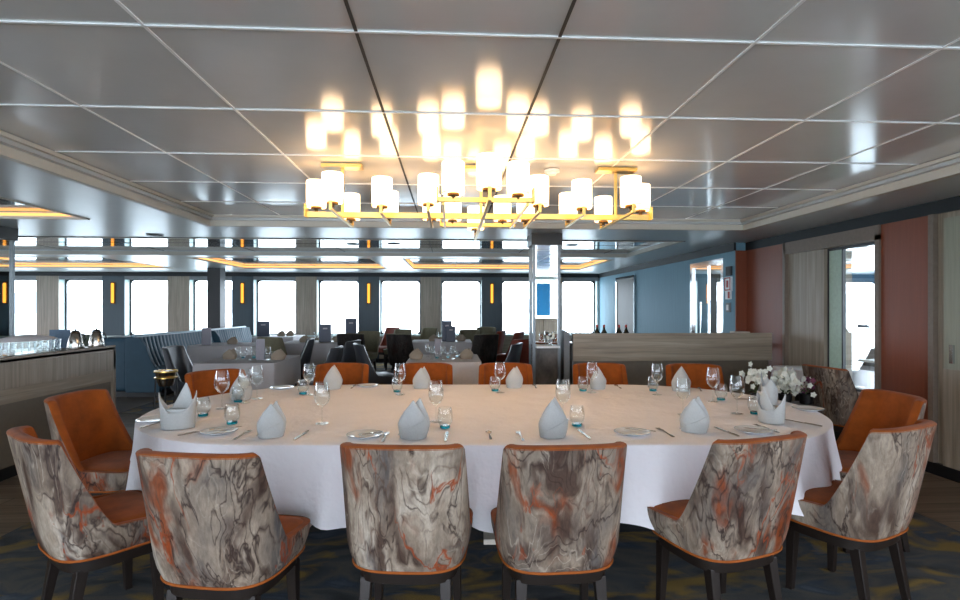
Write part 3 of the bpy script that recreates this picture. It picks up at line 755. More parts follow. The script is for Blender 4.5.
# ------------------------------------------------------------------ tableware prototypes
def wine_glass():
    o = empty('wine_glass', cat='glass')
    prof = [(.001, .002), (.036, .002), (.036, .004), (.008, .008), (.0042, .02), (.0038, .085), (.006, .096), (.022, .106), (.038, .126), (.0445, .152), (.0435, .185), (.038, .215), (.034, .235)]
    MB().lathe(prof[:7], n=20, cap=False).build('stem', m_glass, o, smooth=True)
    inn = [(r-.0016, z) for r, z in prof[7:]][::-1]+[(.001, .109)]
    MB().lathe([(.001, .097)]+prof[6:]+inn, n=24, cap=False).build('bowl', m_glass, o, smooth=True)
    return o
def tumbler():
    o = empty('stemless_glass', cat='glass')
    prof = [(.028, .016), (.038, .03), (.043, .055), (.041, .085), (.035, .112)]
    MB().lathe([(.001, .016)]+prof+[(r-.0016, z) for r, z in prof[::-1]]+[(.001, .02)], n=22, cap=False).build('bowl', m_glass, o, smooth=True)
    MB().lathe([(.001, .001), (.026, .001), (.029, .006), (.0275, .0155), (.001, .0155)], n=22, cap=False).build('teal_base', m_teal, o, smooth=True)
    return o
def plate():
    o = empty('side_plate', cat='plate')
    MB().lathe([(.001, .001), (.055, .001), (.062, .004), (.088, .012), (.09, .0145), (.086, .0145), (.06, .0065), (.05, .005), (.001, .005)], n=36, cap=False).build('dish', m_china, o, smooth=True)
    MB().lathe([(.0882, .0146), (.091, .0148), (.0912, .0130), (.0882, .0128)], n=36, cap=False).build('rim_band', m_rim, o, smooth=True)
    return o
def napkin_mitre(mat, name='napkin'):
    o = empty(name, cat='napkin')
    def fold(w, h, d, lean, z0, flip=1, twist=.0):
        vs = []; R = 16; n = 28
        for j in range(R+1):
            v = j/R
            hwid = w*(.42+.08*math.sin(min(1, v/.38)*PI/2)) if v < .38 else w*.5*max(.0, 1-((v-.38)/.62)**1.35)
            hwid = max(hwid, .001)
            dd = d*(.5 if v < .38 else .5*(1-.8*((v-.38)/.62)))
            for i in range(n):
                a = 2*PI*i/n; rip = 1+.03*math.sin(3*a+v*5)
                x = hwid*math.copysign(abs(math.cos(a))**.85, math.cos(a))*rip; y = min(dd, hwid)*math.sin(a)*rip
                vs.append((x+twist*v*w, y+lean*v*v, z0+h*v))
        fs = [(j*n+i, j*n+(i+1) % n, (j+1)*n+(i+1) % n, (j+1)*n+i) for j in range(R) for i in range(n)]
        return vs, fs
    a = MB(); a.add(*fold(.155, .185, .085, .012, .001)); a.build('front_fold', mat, o, smooth=True)
    b = MB(); vs, fs = fold(.135, .192, .07, .03, .001, twist=.16); b.add([(x+.005, y+.022, z) for x, y, z in vs], fs); b.build('rear_fold', mat, o, smooth=True)
    # diagonal overlap seam across the front
    pts = []
    for k in range(13):
        t = k/12; a_ = math.radians(-165+130*t); v = .08+.42*t; hwid = .155*.49; pts.append((hwid*math.cos(a_)*1.01, .0425*math.sin(a_)*1.06+.012*v*v, .001+.185*v))
    c = MB().tube(pts, .0022, 6); c.build('hem', mat, o, smooth=True)
    return o
def napkin_crown(mat, h=.2):
    o = empty('napkin', cat='napkin')
    def wrap(r, ry, z0, hf, n=72, R=8, taper=.12, a0=0, a1=2*PI):
        vs = []; closed = a1-a0 > 6.2; m_ = n if closed else n+1
        for i in range(m_):
            a = a0+(a1-a0)*i/n; H_ = hf(a)
            for j in range(R+1): v = j/R; k = 1+taper*v; vs.append((r*math.cos(a)*k, ry*math.sin(a)*k, z0+H_*v))
        fs = []
        for i in range(n):
            k = (i+1) % m_
            fs += [(i*(R+1)+j, k*(R+1)+j, k*(R+1)+j+1, i*(R+1)+j+1) for j in range(R)]
        return vs, fs
    def peaks(base, amp, cs, wd):
        def f(a):
            v = base
            for c in cs:
                d = abs((a-c+PI) % (2*PI)-PI); v = max(v, base+amp*max(0, 1-d/wd))
            return v
        return f
    a = MB(); a.add(*wrap(.07, .052, .001, peaks(h*.42, h*.5, [.0, 3.2], 1.15))); a.build('outer_fold', mat, o, smooth=True, solid=.003)
    b = MB(); b.add(*wrap(.058, .04, .001, peaks(h*.5, h*.62, [1.1], 1.0), taper=.05)); b.build('inner_fold', mat, o, smooth=True, solid=.003)
    return o
def knife():
    o = empty('table_knife', cat='knife')
    n = 14; vs = []
    for i in range(n+1):
        t = i/n; x = -.11+.22*t
        if t < .45: w = .0065-.0018*abs(t-.2)/.25; h = .0055
        elif t < .5: w = .0045; h = .004
        else: w = .009*(1-max(0, (t-.85)/.15)**2*.9); h = .0022
        y0 = -w; y1 = w if t < .5 else w*.8
        vs += [(x, y0, .0005), (x, y1, .0005), (x, y1, .0005+h), (x, y0, .0005+h)]
    fs = [(0, 1, 2, 3), (n*4+3, n*4+2, n*4+1, n*4)]
    for i in range(n):
        for k in range(4): fs.append((i*4+k, i*4+(k+1) % 4, i*4+4+(k+1) % 4, i*4+4+k))
    hs = MB().add(vs[:7*4], [f for f in fs if max(f) < 28]); hs.build('handle', m_steel, o, smooth=True)
    bl = MB().add(vs[6*4:], [tuple(k-24 for k in f) for f in fs if min(f) >= 24]); bl.build('blade', m_steel, o, smooth=True)
    return o
def ribbon(pts):   # (x, halfwidth, z0, thick)
    vs = []
    for x, w, z, h in pts: vs += [(x, -w, z), (x, w, z), (x, w, z+h), (x, -w, z+h)]
    n = len(pts)-1; fs = [(0, 1, 2, 3), (n*4+3, n*4+2, n*4+1, n*4)]
    for i in range(n):
        for k in range(4): fs.append((i*4+k, i*4+(k+1) % 4, i*4+4+(k+1) % 4, i*4+4+k))
    return vs, fs
def fork():
    o = empty('table_fork', cat='fork')
    MB().add(*ribbon([(-.1, .006, .0005, .003), (-.09, .0075, .0005, .003), (-.04, .004, .001, .003), (.02, .003, .006, .003), (.035, .009, .006, .002), (.045, .0115, .004, .002), (.056, .0115, .003, .002)])).build('handle', m_steel, o, smooth=True)
    for k in range(4):
        y = -.0096+.0064*k
        MB().box(.056, .098, y-.0018, y+.0018, .003, .0048).build('tine', m_steel, o)
    return o
def spoon():
    o = empty('spoon', cat='spoon')
    MB().add(*ribbon([(-.09, .005, .0005, .003), (-.08, .0065, .0005, .003), (0, .0025, .003, .0025), (.035, .003, .004, .002)])).build('handle', m_steel, o, smooth=True)
    MB().ball((.055, 0, .006), .022, 1.1, .75, .25).build('spoon_bowl', m_steel, o, smooth=True)
    return o
pw, pt, pp, pn, pk, pf, psn = Proto(wine_glass()), Proto(tumbler()), Proto(plate()), Proto(napkin_mitre(m_napkin)), Proto(knife()), Proto(fork()), Proto(spoon())
pcr = Proto(napkin_crown(m_napkin))
ZT = TZ+.0015
def on(px, py): p = at_z(px, py, ZT); return (p[0], p[1], ZT)
for px, py, l, sc_ in [
 (222, 409, 'tall wine glass farthest left on the oval table', 1.05), (245, 403, 'left wine glass of the close pair at left of the table', 1), (257, 399, 'right wine glass of the close pair at left of the table', 1),
 (309, 395, 'far side wine glass left of the first far napkin', 1), (322, 424, 'near side wine glass standing alone above the gap between the first and second near chairs', 1),
 (400, 395, 'far side wine glass left of the second far napkin', 1), (436, 422, 'near side wine glass behind the napkin of the second near chair', 1),
 (500, 393, 'far side wine glass left of the third far napkin', 1), (563, 420, 'near side wine glass behind the napkin of the third near chair', 1),
 (592, 393, 'far side wine glass before the fourth far napkin', 1), (657, 395, 'far side wine glass left of the fifth far napkin', 1), (683, 415, 'wine glass in front of the fifth far napkin', .95),
 (713, 402, 'wine glass at right of the fifth far napkin', 1), (737, 414, 'rightmost wine glass on the oval table', 1)]:
    pw.put(on(px, py), random.random()*6, l, 'wine glasses on the oval table', (sc_,)*3)
for px, py, l in [
 (203, 416, 'teal based stemless glass beside the leftmost crown napkin'), (232, 424, 'teal based stemless glass between the leftmost crown and the first mitre napkin'), (238, 402, 'teal based stemless glass by the close pair of wine glasses'),
 (303, 394, 'teal based stemless glass far side, left of the first far napkin'), (445, 428, 'teal based stemless glass right of the second near chair napkin'), (397, 392, 'teal based stemless glass far side, left of the second far napkin'),
 (495, 391, 'teal based stemless glass far side, left of the third far napkin'), (577, 426, 'teal based stemless glass right of the third near chair napkin'), (583, 391, 'teal based stemless glass far side, left of the fourth far napkin'),
 (653, 391, 'teal based stemless glass far side, left of the fifth far napkin'), (721, 400, 'teal based stemless glass behind the rightmost wine glass'), (755, 414, 'rightmost teal based stemless glass, beside crown napkin')]:
    pt.put(on(px, py), 0, l, 'stemless glasses on the oval table')
for px, py, l, sc_, rz in [
 (271, 437, 'grey mitre napkin in front of the leftmost near chair', .9, .3), (413, 438, 'grey mitre napkin in front of the second near chair', 1, -.1), (553, 437, 'grey mitre napkin in front of the third near chair', 1, .15), (694, 432, 'grey mitre napkin in front of the rightmost near chair', .95, -.35),
 (333, 389, 'first cream lit napkin of the far row, from left', .98, .5), (421, 388.5, 'second napkin of the far row, before the pale middle table', .9, 0), (514, 388, 'third napkin of the far row, left of mirrored column', .9, -.1), (598, 389, 'fourth napkin of the far row, behind a wine glass', .9, .2), (681, 391, 'fifth napkin of the far row, before oak console', .98, 0), (241, 400, 'napkin behind the close pair of wine glasses at left', .98, .7)]:
    pn.put(on(px, py), rz, l, 'mitre folded napkins on the oval table', (sc_,)*3)
pcr.put(on(178, 428), .25, 'tall open crown napkin at far left of the oval table', 'crown folded napkins on the oval table', (1.15, 1.1, 1.08))
pcr.put(on(771, 423), 2.2, 'low crown napkin nearest the right end of the table', 'crown folded napkins on the oval table', (.95, .95, .95))
pcr.put(on(768, 404), 1.2, 'taller crown napkin behind the low one at right end', 'crown folded napkins on the oval table', (1.0, 1.0, 1.0))
for px, py, l in [(219, 433, 'side plate in front of the leftmost near chair'), (365, 436.5, 'side plate left of the second near chair napkin'), (632, 434, 'side plate between third and rightmost near chairs'), (753, 432, 'side plate in front of the rightmost near chair, by low crown napkin'),
   (368, 386.5, 'far side plate between first and second far napkins'), (282, 388.5, 'far side plate at left before the grey clothed table'), (154, 421, 'side plate left of the crown napkin at left end'), (808, 410, 'side plate at right end of the table')]:
    pp.put(on(px, py), 0, l, 'side plates on the oval table')
def cut(proto, a, b, l, g, dz=0):
    p, q = on(*a), on(*b); proto.put(((p[0]+q[0])/2, (p[1]+q[1])/2, ZT+dz), math.atan2(q[1]-p[1], q[0]-p[0]), l, g)
GK, GF, GS = 'table knives on the oval table', 'forks on the oval table', 'spoons on the oval table'
for a, b, l in [((172, 437), (225, 427), 'knife in front of the leftmost crown napkin'), ((292, 442), (311, 429), 'knife right of the leftmost near chair napkin'), ((592, 441), (576, 428), 'knife right of the third near chair napkin'), ((742, 438), (711, 426), 'knife right of the rightmost near chair napkin'), ((818, 426), (787, 420), 'knife at right end of the table before the plate'), ((142, 428), (168, 420), 'knife left of the leftmost crown napkin'), ((445.5, 443), (447, 431), 'knife right of the second near chair napkin'), ((766, 400), (735, 399), 'knife behind the rightmost wine glass')]: cut(pk, a, b, l, GK)
for a, b, l in [((232, 441), (252, 430), 'fork left of the leftmost near chair napkin'), ((382, 443), (388, 432), 'fork left of the second near chair napkin'), ((524, 442), (517, 431), 'fork left of the third near chair napkin'), ((677, 439), (654, 427), 'fork left of the rightmost near chair napkin'), ((782, 434), (752, 424), 'fork in front of the low crown napkin')]: cut(pf, a, b, l, GF)
for a, b, l in [((491, 440), (488, 431), 'spoon lying alone between second and third near settings'), ((536, 388), (534, 385.5), 'spoon right of the third far napkin'), ((620, 388), (616, 386), 'spoon right of the fourth far napkin'), ((352, 388), (355, 386), 'spoon right of the first far napkin'), ((701, 391), (699, 388.5), 'spoon right of the fifth far napkin')]: cut(psn, a, b, l, GS)
def butter(px, py, rz, l):
    x, y, z = on(px, py); pk.put((x, y, z+.0145), rz, l, 'butter knives resting on the side plates', (.72, .8, .8))
butter(373, 436, .6, 'butter knife on the plate left of the second near chair napkin'); butter(226, 431, .5, 'butter knife on the plate in front of the leftmost near chair')
butter(640, 433, 2.6, 'butter knife on the plate between third and rightmost near chairs'); butter(760, 432, 2.7, 'butter knife on the plate by the low crown napkin')

# ------------------------------------------------------------------ chandelier
CH = (.22, 3.82, 2.05)
ch = empty('chandelier', CH, 0, 'long brass chandelier with twenty glowing opal cylinder shades over the table', 'chandelier')
def shade(x, y, z, h=.2, r=.068):
    s = MB().lathe([(r*.96, 0), (r, .004), (r, h-.004), (r*.96, h), (r*.9, h-.006), (r*.9, .01)], (x, y, z), n=28, cap=False).build('lamp_shade', m_opal, ch, smooth=True)
    cu = MB().lathe([(.001, -.03), (.012, -.03), (.012, -.012), (r*.55, -.01), (r*.55, .004), (.001, .004)], (x, y, z), n=18, cap=False).build('shade_holder', m_brass_d, s, smooth=True)
def bar(x0, x1, y0, y1, z0, z1, nm='arm', mt_=None): MB().box(x0, x1, y0, y1, z0, z1).build(nm, mt_ or m_brass, ch, bevel=.002)
bar(-1.22, 1.22, -.012, .012, -.02, .02, 'main_bar')
for sx in (-1, 1):
    bar(sx*1.22-.004, sx*1.22+.004, -.05, .05, -.02, .07, 'end_plate'); shade(sx*1.15, 0, .05, .185)
for off, hl in ((.36, .36), (.67, .27), (.97, .38)):
    for sx in (-1, 1):
        x = sx*off; bar(x-.01, x+.01, -hl, hl, -.034, -.02)
        for sy in (-1, 1):
            bar(x-.01, x+.01, sy*hl-.006, sy*hl+.006, -.034, .06, 'upright'); shade(x, sy*(hl-.06), .022, .19)
bar(-.01, .01, -.86, .9, -.06, -.034, 'central_arm')
for sy in (-1, 1): bar(-.01, .01, sy*.84-.006, sy*.84+.006, -.034, .06, 'upright'); shade(0, sy*.78, .02, .19, .072)
for sy in (-1, 1):
    bar(-.3, .3, sy*.5-.01, sy*.5+.01, -.0, .03, 'cross_bar'); bar(-.3, -.29, sy*.5-.035, sy*.5+.035, 0, .09, 'end_plate'); bar(.29, .3, sy*.5-.035, sy*.5+.035, 0, .09, 'end_plate')
    for sx in (-1, 1): shade(sx*.2, sy*.5, .05, .195, .07)
for sx in (-1, 1): bar(sx*.26-.008, sx*.26+.008, -.5, .5, -.02, 0, 'frame_bar')
for x in (-.97, 0, .97):
    bar(x-.14, x+.14, -.05, .05, ZC-CH[2]-.025, ZC-CH[2]-.001, 'ceiling_plate'); bar(x-.01, x+.01, .0, .02, .02, ZC-CH[2]-.025, 'stem')
p = at_z(552, 170, ZC)
o = empty('smoke_detector', (p[0], p[1], ZC-.001), 0, 'small white smoke detector on the ceiling behind the chandelier', 'smoke detector')
MB().lathe([(.001, 0), (.055, 0), (.055, -.015), (.001, -.016)], n=24, cap=False).build('base', m_white, o, smooth=True); MB().lathe([(.001, -.016), (.035, -.016), (.03, -.035), (.001, -.04)], n=24, cap=False).build('sensor', m_white, o, smooth=True)
# ceiling discs (speakers / air outlets)
for (px, py, z, l) in [(353, 244, ZS+.062, 'dark round ceiling outlet left of the chandelier reflection'), (394, 243.5, ZS+.062, 'dark round ceiling outlet beyond the chandelier left part'), (572, 245, ZS+.062, 'dark round ceiling outlet just right of mirrored column top'), (155, 235, ZS-.002, 'round ceiling outlet on the left soffit')]:
    p = at_z(px, py, z); o = empty('ceiling_outlet', p, 0, l, 'ceiling outlet', 'round outlets in the ceiling')
    MB().lathe([(.001, -.001), (.09, -.001), (.1, -.006), (.085, -.01), (.001, -.008)], n=24, cap=False).build('rim', m_grey, o, smooth=True); MB().lathe([(.001, -.009), (.05, -.009), (.05, -.013), (.001, -.013)], n=20, cap=False).build('core', m_black, o)
p = at_z(52, 214, ZS+.06)
o = empty('sprinkler', (p[0], p[1], ZS+.06), 0, 'small dark sprinkler in the left ceiling recess', 'sprinkler'); MB().tube([(0, 0, 0), (0, 0, -.05)], .014).build('pipe', m_frame, o); MB().box(-.05, .05, -.01, .01, -.06, -.05).build('deflector', m_frame, o)
# ------------------------------------------------------------------ mirrored columns
def mirror_col(x0, x1, y0, y1, label, low=True, shelfz=.95):
    cx, cy = (x0+x1)/2, (y0+y1)/2; w, d = (x1-x0)/2, (y1-y0)/2
    c = empty('mirrored_column', (cx, cy, 0), 0, label, 'column')
    MB().box(-w+.02, w-.02, -d+.02, d-.02, shelfz, ZS-.14).build('mirror_panel', m_mirror, c)
    for sx in (-1, 1):
        for sy in (-1, 1): MB().box(*sorted((sx*w, sx*(w-.03))), *sorted((sy*d, sy*(d-.03))), 0, ZS-.14).build('edge_strip', plain('dull_steel_edge', '6d7376', rough=.35, metal=.8), c)
    MB().box(-w+.02, w-.02, -d+.015, d-.015, 0, shelfz).build('stone_base', m_stone, c)
    MB().box(-w-.02, w+.02, -d-.02, d+.02, ZS-.14, ZS).build('collar', m_dwood, c)
    MB().box(-w+.0, w-.0, -d+.01, -d+.02, 1.78, 1.80).build('joint', m_chrome, c)
    if low: MB().box(-w+.03, w-.03, -d-.12, -d+.015, shelfz-.025, shelfz).build('shelf', m_white, c)
    return c
a, b = at_y(533, 300, 6.45)[0], at_y(560.5, 300, 6.45)[0]
mirror_col(a, b, 6.45, 6.45+.34, 'mirrored column with chrome edges behind the far chairs')
mirror_col(-5.7, at_y(15, 300, 6.4)[0], 6.1, 6.4, 'mirrored column at the left edge of the photo', low=False)
vx = (a+b)/2+.03
v = empty('flower_vase', (vx, 6.45-.06, .95), 0, 'small glass vase of pale flowers on the mirrored column shelf', 'vase')
MB().lathe([(.001, 0), (.022, 0), (.03, .05), (.024, .08), (.022, .08), (.027, .05), (.001, .004)], n=16, cap=False).build('vase_body', m_glass, v, smooth=True)
fl = MB(); rr = random.Random(4)
for k in range(16): fl.ball((rr.uniform(-.05, .05), rr.uniform(-.03, .03), rr.uniform(.075, .15)), .016, n=6)
fl.build('blossoms', m_petal, v, smooth=True)
tag(MB().box(-.14, .14, -.14, .14, 0, ZS).build('black_column', m_black, loc=(at_y(214.5, 300, 12.4)[0], 12.5, 0)), 'plain black square column before the left windows', 'column')
# ------------------------------------------------------------------ left partition
PX = -3.59
o = empty('oak_partition', (PX, 0, 0), 0, 'low light oak partition at left with panelled face', 'partition')
yE = 6.02
MB().box(-.82, .0, 1.0, yE, .955, .985).build('countertop', plain('pale_counter', 'a9a59c', rough=.35), o, bevel=.004)
MB().box(-.03, .0, 1.0, yE, .74, 1.0).build('upper_board', m_wood_v, o, bevel=.003)
MB().box(-.03, -.006, 1.0, yE, .62, .74).build('middle_rail', m_wood_y, o)
MB().box(-.03, -.018, 1.0, yE-.06, .1, .62).build('lower_panel', plain('taupe_panel', '6d6457', rough=.5, noise=.04), o)
MB().box(-.82, 0, yE-.04, yE, 0, .955).build('end_post', m_wood_v, o)
MB().box(-.82, -.03, 1.0, yE-.04, .1, .955).build('carcass', m_wood_v, o)
MB().box(-.80, -.03, 1.0, yE-.04, 0, .1).build('plinth', m_black, o)
CTZ = .985
def jug(px, py, label):
    x = PX-.2 if px < 90 else PX-.14; p = at_x(px, py, x)
    j = empty('steel_jug', (x, p[1], CTZ), 0, label, 'jug', 'steel jugs on the oak partition')
    MB().lathe([(.001, 0), (.075, 0), (.078, .01), (.055, .12), (.04, .155), (.045, .165), (.04, .17), (.001, .17)], n=28, cap=False).build('body', m_steel, j, smooth=True)
    MB().lathe([(.001, .17), (.038, .17), (.03, .185), (.008, .19), (.008, .2), (.001, .205)], n=20, cap=False).build('lid', m_black, j, smooth=True)
    MB().tube([(.04, .0, .155), (.085, 0, .15), (.1, 0, .1), (.066, 0, .05)], .006).build('handle', m_black, j, smooth=True)
jug(75.5, 345, 'left steel jug on the oak partition top'); jug(96.5, 345, 'right steel jug nearest the end of the oak partition')
def hiball():
    o = empty('tumbler', cat='glass'); MB().lathe([(.001, 0), (.03, 0), (.034, .11), (.032, .11), (.0285, .008), (.001, .006)], n=16, cap=False).build('bowl', m_glass, o, smooth=True)
    return o
ph = Proto(hiball())
k = 0
for row in range(2):
    for i in range(9):
        x = PX-.28-row*.12; y = 4.92+i*.078
        ph.put((x, y, CTZ+.001), 0, 'clear tumbler, %s in the %s row under the white tray on the partition' % (['leftmost', 'second from left', 'third from left', 'fourth from left', 'middle one', 'fourth from right', 'third from right', 'second from right', 'rightmost'][i], ['front', 'rear'][row]), 'clear tumblers in rows on the oak partition')
tr = empty('glass_cover', (PX-.34, 5.23, CTZ+.115), 0, 'white cloth topped tray lying over the rows of tumblers', 'tray')
MB().lathe([(.001, .045), (.1, .042), (.2, .022), (.24, .0), (.235, -.001), (.001, -.001)], n=32, cap=False).build('tray_top', m_cloth, tr, smooth=True)
for v_ in tr.children: v_.scale = (.62, 1.55, 1)
o = empty('menu_card', (-4.05, 5.85, CTZ), .3, 'blue upright menu card behind the tumblers on the left counter', 'menu'); MB().box(-.09, .09, -.004, .004, 0, .19).build('cover', plain('steel_blue_card', '3f5a72', rough=.5), o)
# champagne cooler
p = at_z(166, 371, .80)
c = empty('wine_cooler', (p[0], p[1], 0), 0, 'brass rimmed wine cooler on a dark stand behind the leftmost crown napkin', 'wine cooler')
MB().lathe([(.001, .66), (.06, .66), (.075, .70), (.09, .79), (.096, .8), (.09, .8), (.07, .70), (.05, .675), (.001, .675)], n=28, cap=False).build('bucket', m_steel, c, smooth=True)
MB().lathe([(.09, .792), (.102, .792), (.102, .806), (.09, .806), (.09, .792)], n=28, cap=False).build('rim', m_brass, c, smooth=True)
MB().lathe([(.08, .735), (.1, .735), (.1, .745), (.08, .745)], n=28, cap=False).build('ring', m_brass, c, smooth=True)
for k in range(3): a = 2*PI*k/3; MB().tube([(.1*math.cos(a), .1*math.sin(a), .74), (.13*math.cos(a), .13*math.sin(a), 0)], .008).build('leg', m_black, c)
# ------------------------------------------------------------------ blue banquette
def banquette(y0, y1, label, x=-5.0, flip=1):
    b = empty('banquette', (x, y0, 0), 0, label, 'banquette', 'blue leather banquettes')
    L = y1-y0
    vs = []; n = int(L/.11)*6; R = 10; prof = []
    for j in range(R+1):
        t = j/R; prof.append((.12+.16*(1-t)**1.4, .44+.5*t))
    for i in range(n+1):
        y = L*i/n; gr = abs(math.sin(PI*y/.11))**.5*.022
        for (px_, pz) in prof: vs.append((px_+gr, y, pz))
    fs = [(i*(R+1)+j, (i+1)*(R+1)+j, (i+1)*(R+1)+j+1, i*(R+1)+j+1) for i in range(n) for j in range(R)]
    MB().add(vs, fs).build('tufted_back', m_bluel, b, smooth=True)
    MB().box(-.05, .125, 0, L, .08, .92).build('back_frame', m_bluel, b, bevel=.02)
    MB().box(.1, .48, .02, L-.02, .1, .46).build('seat', m_bluel, b, bevel=.03)
    MB().tube([(.03, 0, .935), (.03, L, .935)], .035, 10).build('top_roll', plain('light_blue_leather', '6f96a8', rough=.35), b, smooth=True)
    e = [(-.05, .08), (.47, .08), (.48, .42), (.42, .46), (.33, .58), (.26, .8), (.16, .93), (-.02, .95), (-.06, .9)]
    N = len(e); m = MB(); m.add([(x_, -.05, z) for x_, z in e]+[(x_, .02, z) for x_, z in e], [tuple(range(N)), tuple(range(2*N-1, N-1, -1))]+[(i, (i+1) % N, N+(i+1) % N, N+i) for i in range(N)])
    m.build('end_panel', m_bluel, b, bevel=.012)
    MB().box(-.05, .45, .0, L, 0, .08).build('plinth', m_black, b)
    return b
banquette(8.75, 11.3, 'blue channel tufted banquette running towards the windows at left')
banquette(11.45, 13.4, 'second blue tufted banquette farther back near the black column')
b = empty('banquette', (-5.06, 8.8, 0), 0, 'blue banquette backing onto the tufted one, seen plain from the end', 'banquette', 'blue leather banquettes')
MB().box(-.55, -.0, 0, 2.4, .08, .93).build('body', m_bluel, b, bevel=.06); MB().box(-.5, 0, .02, 2.4, 0, .08).build('plinth', m_black, b)
# ------------------------------------------------------------------ right console
x0, x1 = at_y(573, 300, 6.5)[0], XR+.05
o = empty('oak_console', (0, 6.5, 0), 0, 'long oak fronted console behind the far chairs at right', 'console')
MB().box(x0, x1-.15, 0, .04, .75, 1.09).build('front_board', m_wood_h, o, bevel=.003)
MB().box(x0+.02, x1-.17, .05, .09, .1, .75).build('lower_panel', plain('taupe_panel', '6d6457'), o)
MB().box(x0+.02, x1-.17, .04, .55, .93, .96).build('countertop', plain('dark_counter', '4a4744', rough=.3), o)
MB().box(x0, x0+.03, .05, .55, 0, .93).build('side_panel', m_grey, o)
MB().box(x0+.04, x1-.2, .1, .52, 0, .1).build('plinth', m_black, o)
g = empty('glass_screen', (x0-.1, 6.55, 0), 0, 'pale grey side screen with sloping top at left end of the oak console', 'screen')
MB().add([(0, 0, 0), (.07, 0, 0), (.07, 0, 1.09), (0, 0, 1.13), (0, .5, 0), (.07, .5, 0), (.07, .5, 1.09), (0, .5, 1.13)], [(0, 1, 2, 3), (7, 6, 5, 4), (0, 4, 5, 1), (3, 2, 6, 7), (0, 3, 7, 4), (1, 5, 6, 2)]).build('panel', m_grey, g)
def bottle():
    o = empty('bottle', cat='bottle'); MB().lathe([(.001, 0), (.036, 0), (.038, .01), (.038, .15), (.014, .2), (.013, .26), (.001, .26)], n=18, cap=False).build('body', plain('dark_bottle', '15201a', rough=.1), o, smooth=True)
    MB().lathe([(.0385, .05), (.0385, .12)], n=18, cap=False).build('label', m_white, o, smooth=True); MB().lathe([(.0145, .225), (.0145, .262), (.001, .263)], n=14, cap=False).build('capsule', m_signred, o, smooth=True)
    return o
pb = Proto(bottle())
for px, l in [(597, 'dark bottle leftmost behind the oak console'), (604, 'dark bottle second from left behind the oak console'), (619, 'dark bottle third from left behind the oak console'), (626, 'dark bottle farthest right behind the oak console')]:
    p = at_y(px, 330, 6.8); pb.put((p[0], 6.8, .96), 0, l, 'bottles behind the oak console', (1, 1, .86))
for i, px in enumerate((574, 578, 582, 586)):
    p = at_y(px, 330, 6.75); ph.put((p[0], 6.75, .96), 0, 'clear tumbler %s on the console beside the dark bottles' % ['leftmost', 'second from left', 'third from left', 'nearest the bottles'][i], 'tumblers on the oak console', (1, 1, 1.6))
p = at_y(745, 334, 6.6); tag(MB().box(-.1, .1, -.06, .06, 0, .03).build('folded_cloth', m_trim, loc=(p[0], 6.72, 1.07)), 'pale folded cloth on the right end of the console', 'cloth')
tag(MB().box(-.12, .12, -.1, .1, 0, .11).build('storage_box', m_grey, loc=(p[0], 6.72, .96)), 'grey box at the right end of the console', 'box')
# ------------------------------------------------------------------ flowers at right
fs_ = empty('side_stand', (2.95, 4.75, 0), 0, 'dark side stand carrying the orchids beyond right end of the table', 'stand')
MB().box(-.32, .32, -.13, .13, .5, .53).build('stand_top', m_dwood, fs_)
for sx in (-1, 1):
    for sy in (-1, 1): MB().box(sx*.29-.015, sx*.29+.015, sy*.1-.015, sy*.1+.015, 0, .5).build('leg', m_dwood, fs_)
def orchid(x, y, z, label, seed, n=34, spread=(.11, .09, .10), hz=.24, purple=False, sc_=1):
    r_ = random.Random(seed); o = empty('potted_orchid', (x, y, z), 0, label, 'flowers', 'potted orchids beyond the table end')
    MB().lathe([(.001, 0), (.05, 0), (.06, .09), (.052, .09), (.045, .08), (.001, .08)], n=20, cap=False).build('pot', m_black, o, smooth=True)
    st = MB(); bl = MB(); pu = MB()
    for k in range(4): st.tube([(0, 0, .08), (r_.uniform(-.04, .04), r_.uniform(-.03, .03), hz*.7), (r_.uniform(-.09, .09), r_.uniform(-.05, .05), hz+.03)], .0025, 5)
    for k in range(5):
        a = r_.uniform(0, 6.28); st.add([(0, 0, .085), (.05*math.cos(a)-.015*math.sin(a), .05*math.sin(a)+.015*math.cos(a), .13), (.11*math.cos(a), .11*math.sin(a), .11), (.05*math.cos(a)+.015*math.sin(a), .05*math.sin(a)-.015*math.cos(a), .13)], [(0, 1, 2, 3)])
    st.build('foliage', m_leaf, o, smooth=True)
    for k in range(n):
        c = (r_.gauss(0, .45)*spread[0]*1.1, r_.gauss(0, .45)*spread[1], hz+r_.gauss(0, .5)*spread[2]); tgt = pu if purple and k % 2 else bl
        ya, pt_ = r_.uniform(-.7, .7), r_.uniform(-.5, .5)
        for q in range(5):
            a = 2*PI*q/5; u = Vector((math.cos(a), -.25, math.sin(a))); s_ = Vector((-math.sin(a), 0, math.cos(a)))
            pts = [Vector((0, 0, 0)), u*.016+s_*.012, u*.030+Vector((0, .004, 0)), u*.016-s_*.012]
            out = []
            for v_ in pts:
                v2 = Vector((v_.x*math.cos(ya)-v_.y*math.sin(ya), v_.x*math.sin(ya)+v_.y*math.cos(ya), v_.z)); out.append((c[0]+v2.x, c[1]+v2.y, c[2]+v2.z))
            tgt.add(out, [(0, 1, 2, 3)])
    bl.build('blossoms', m_petal, o)
    if purple: pu.build('purple_blossoms', m_petalp, o)
for (px, l, sd, n, hz, pur) in [(757, 'white orchid leftmost, leaning over the crown napkins', 3, 40, .25, False), (785, 'full white orchid in the middle behind the crown napkins', 5, 110, .22, False), (806, 'white and purple orchid beside the turned marbled chair', 9, 22, .17, True)]:
    p = at_y(px, 400, 4.75); orchid(p[0], 4.75, .53, l, sd, n, hz=hz, purple=pur)
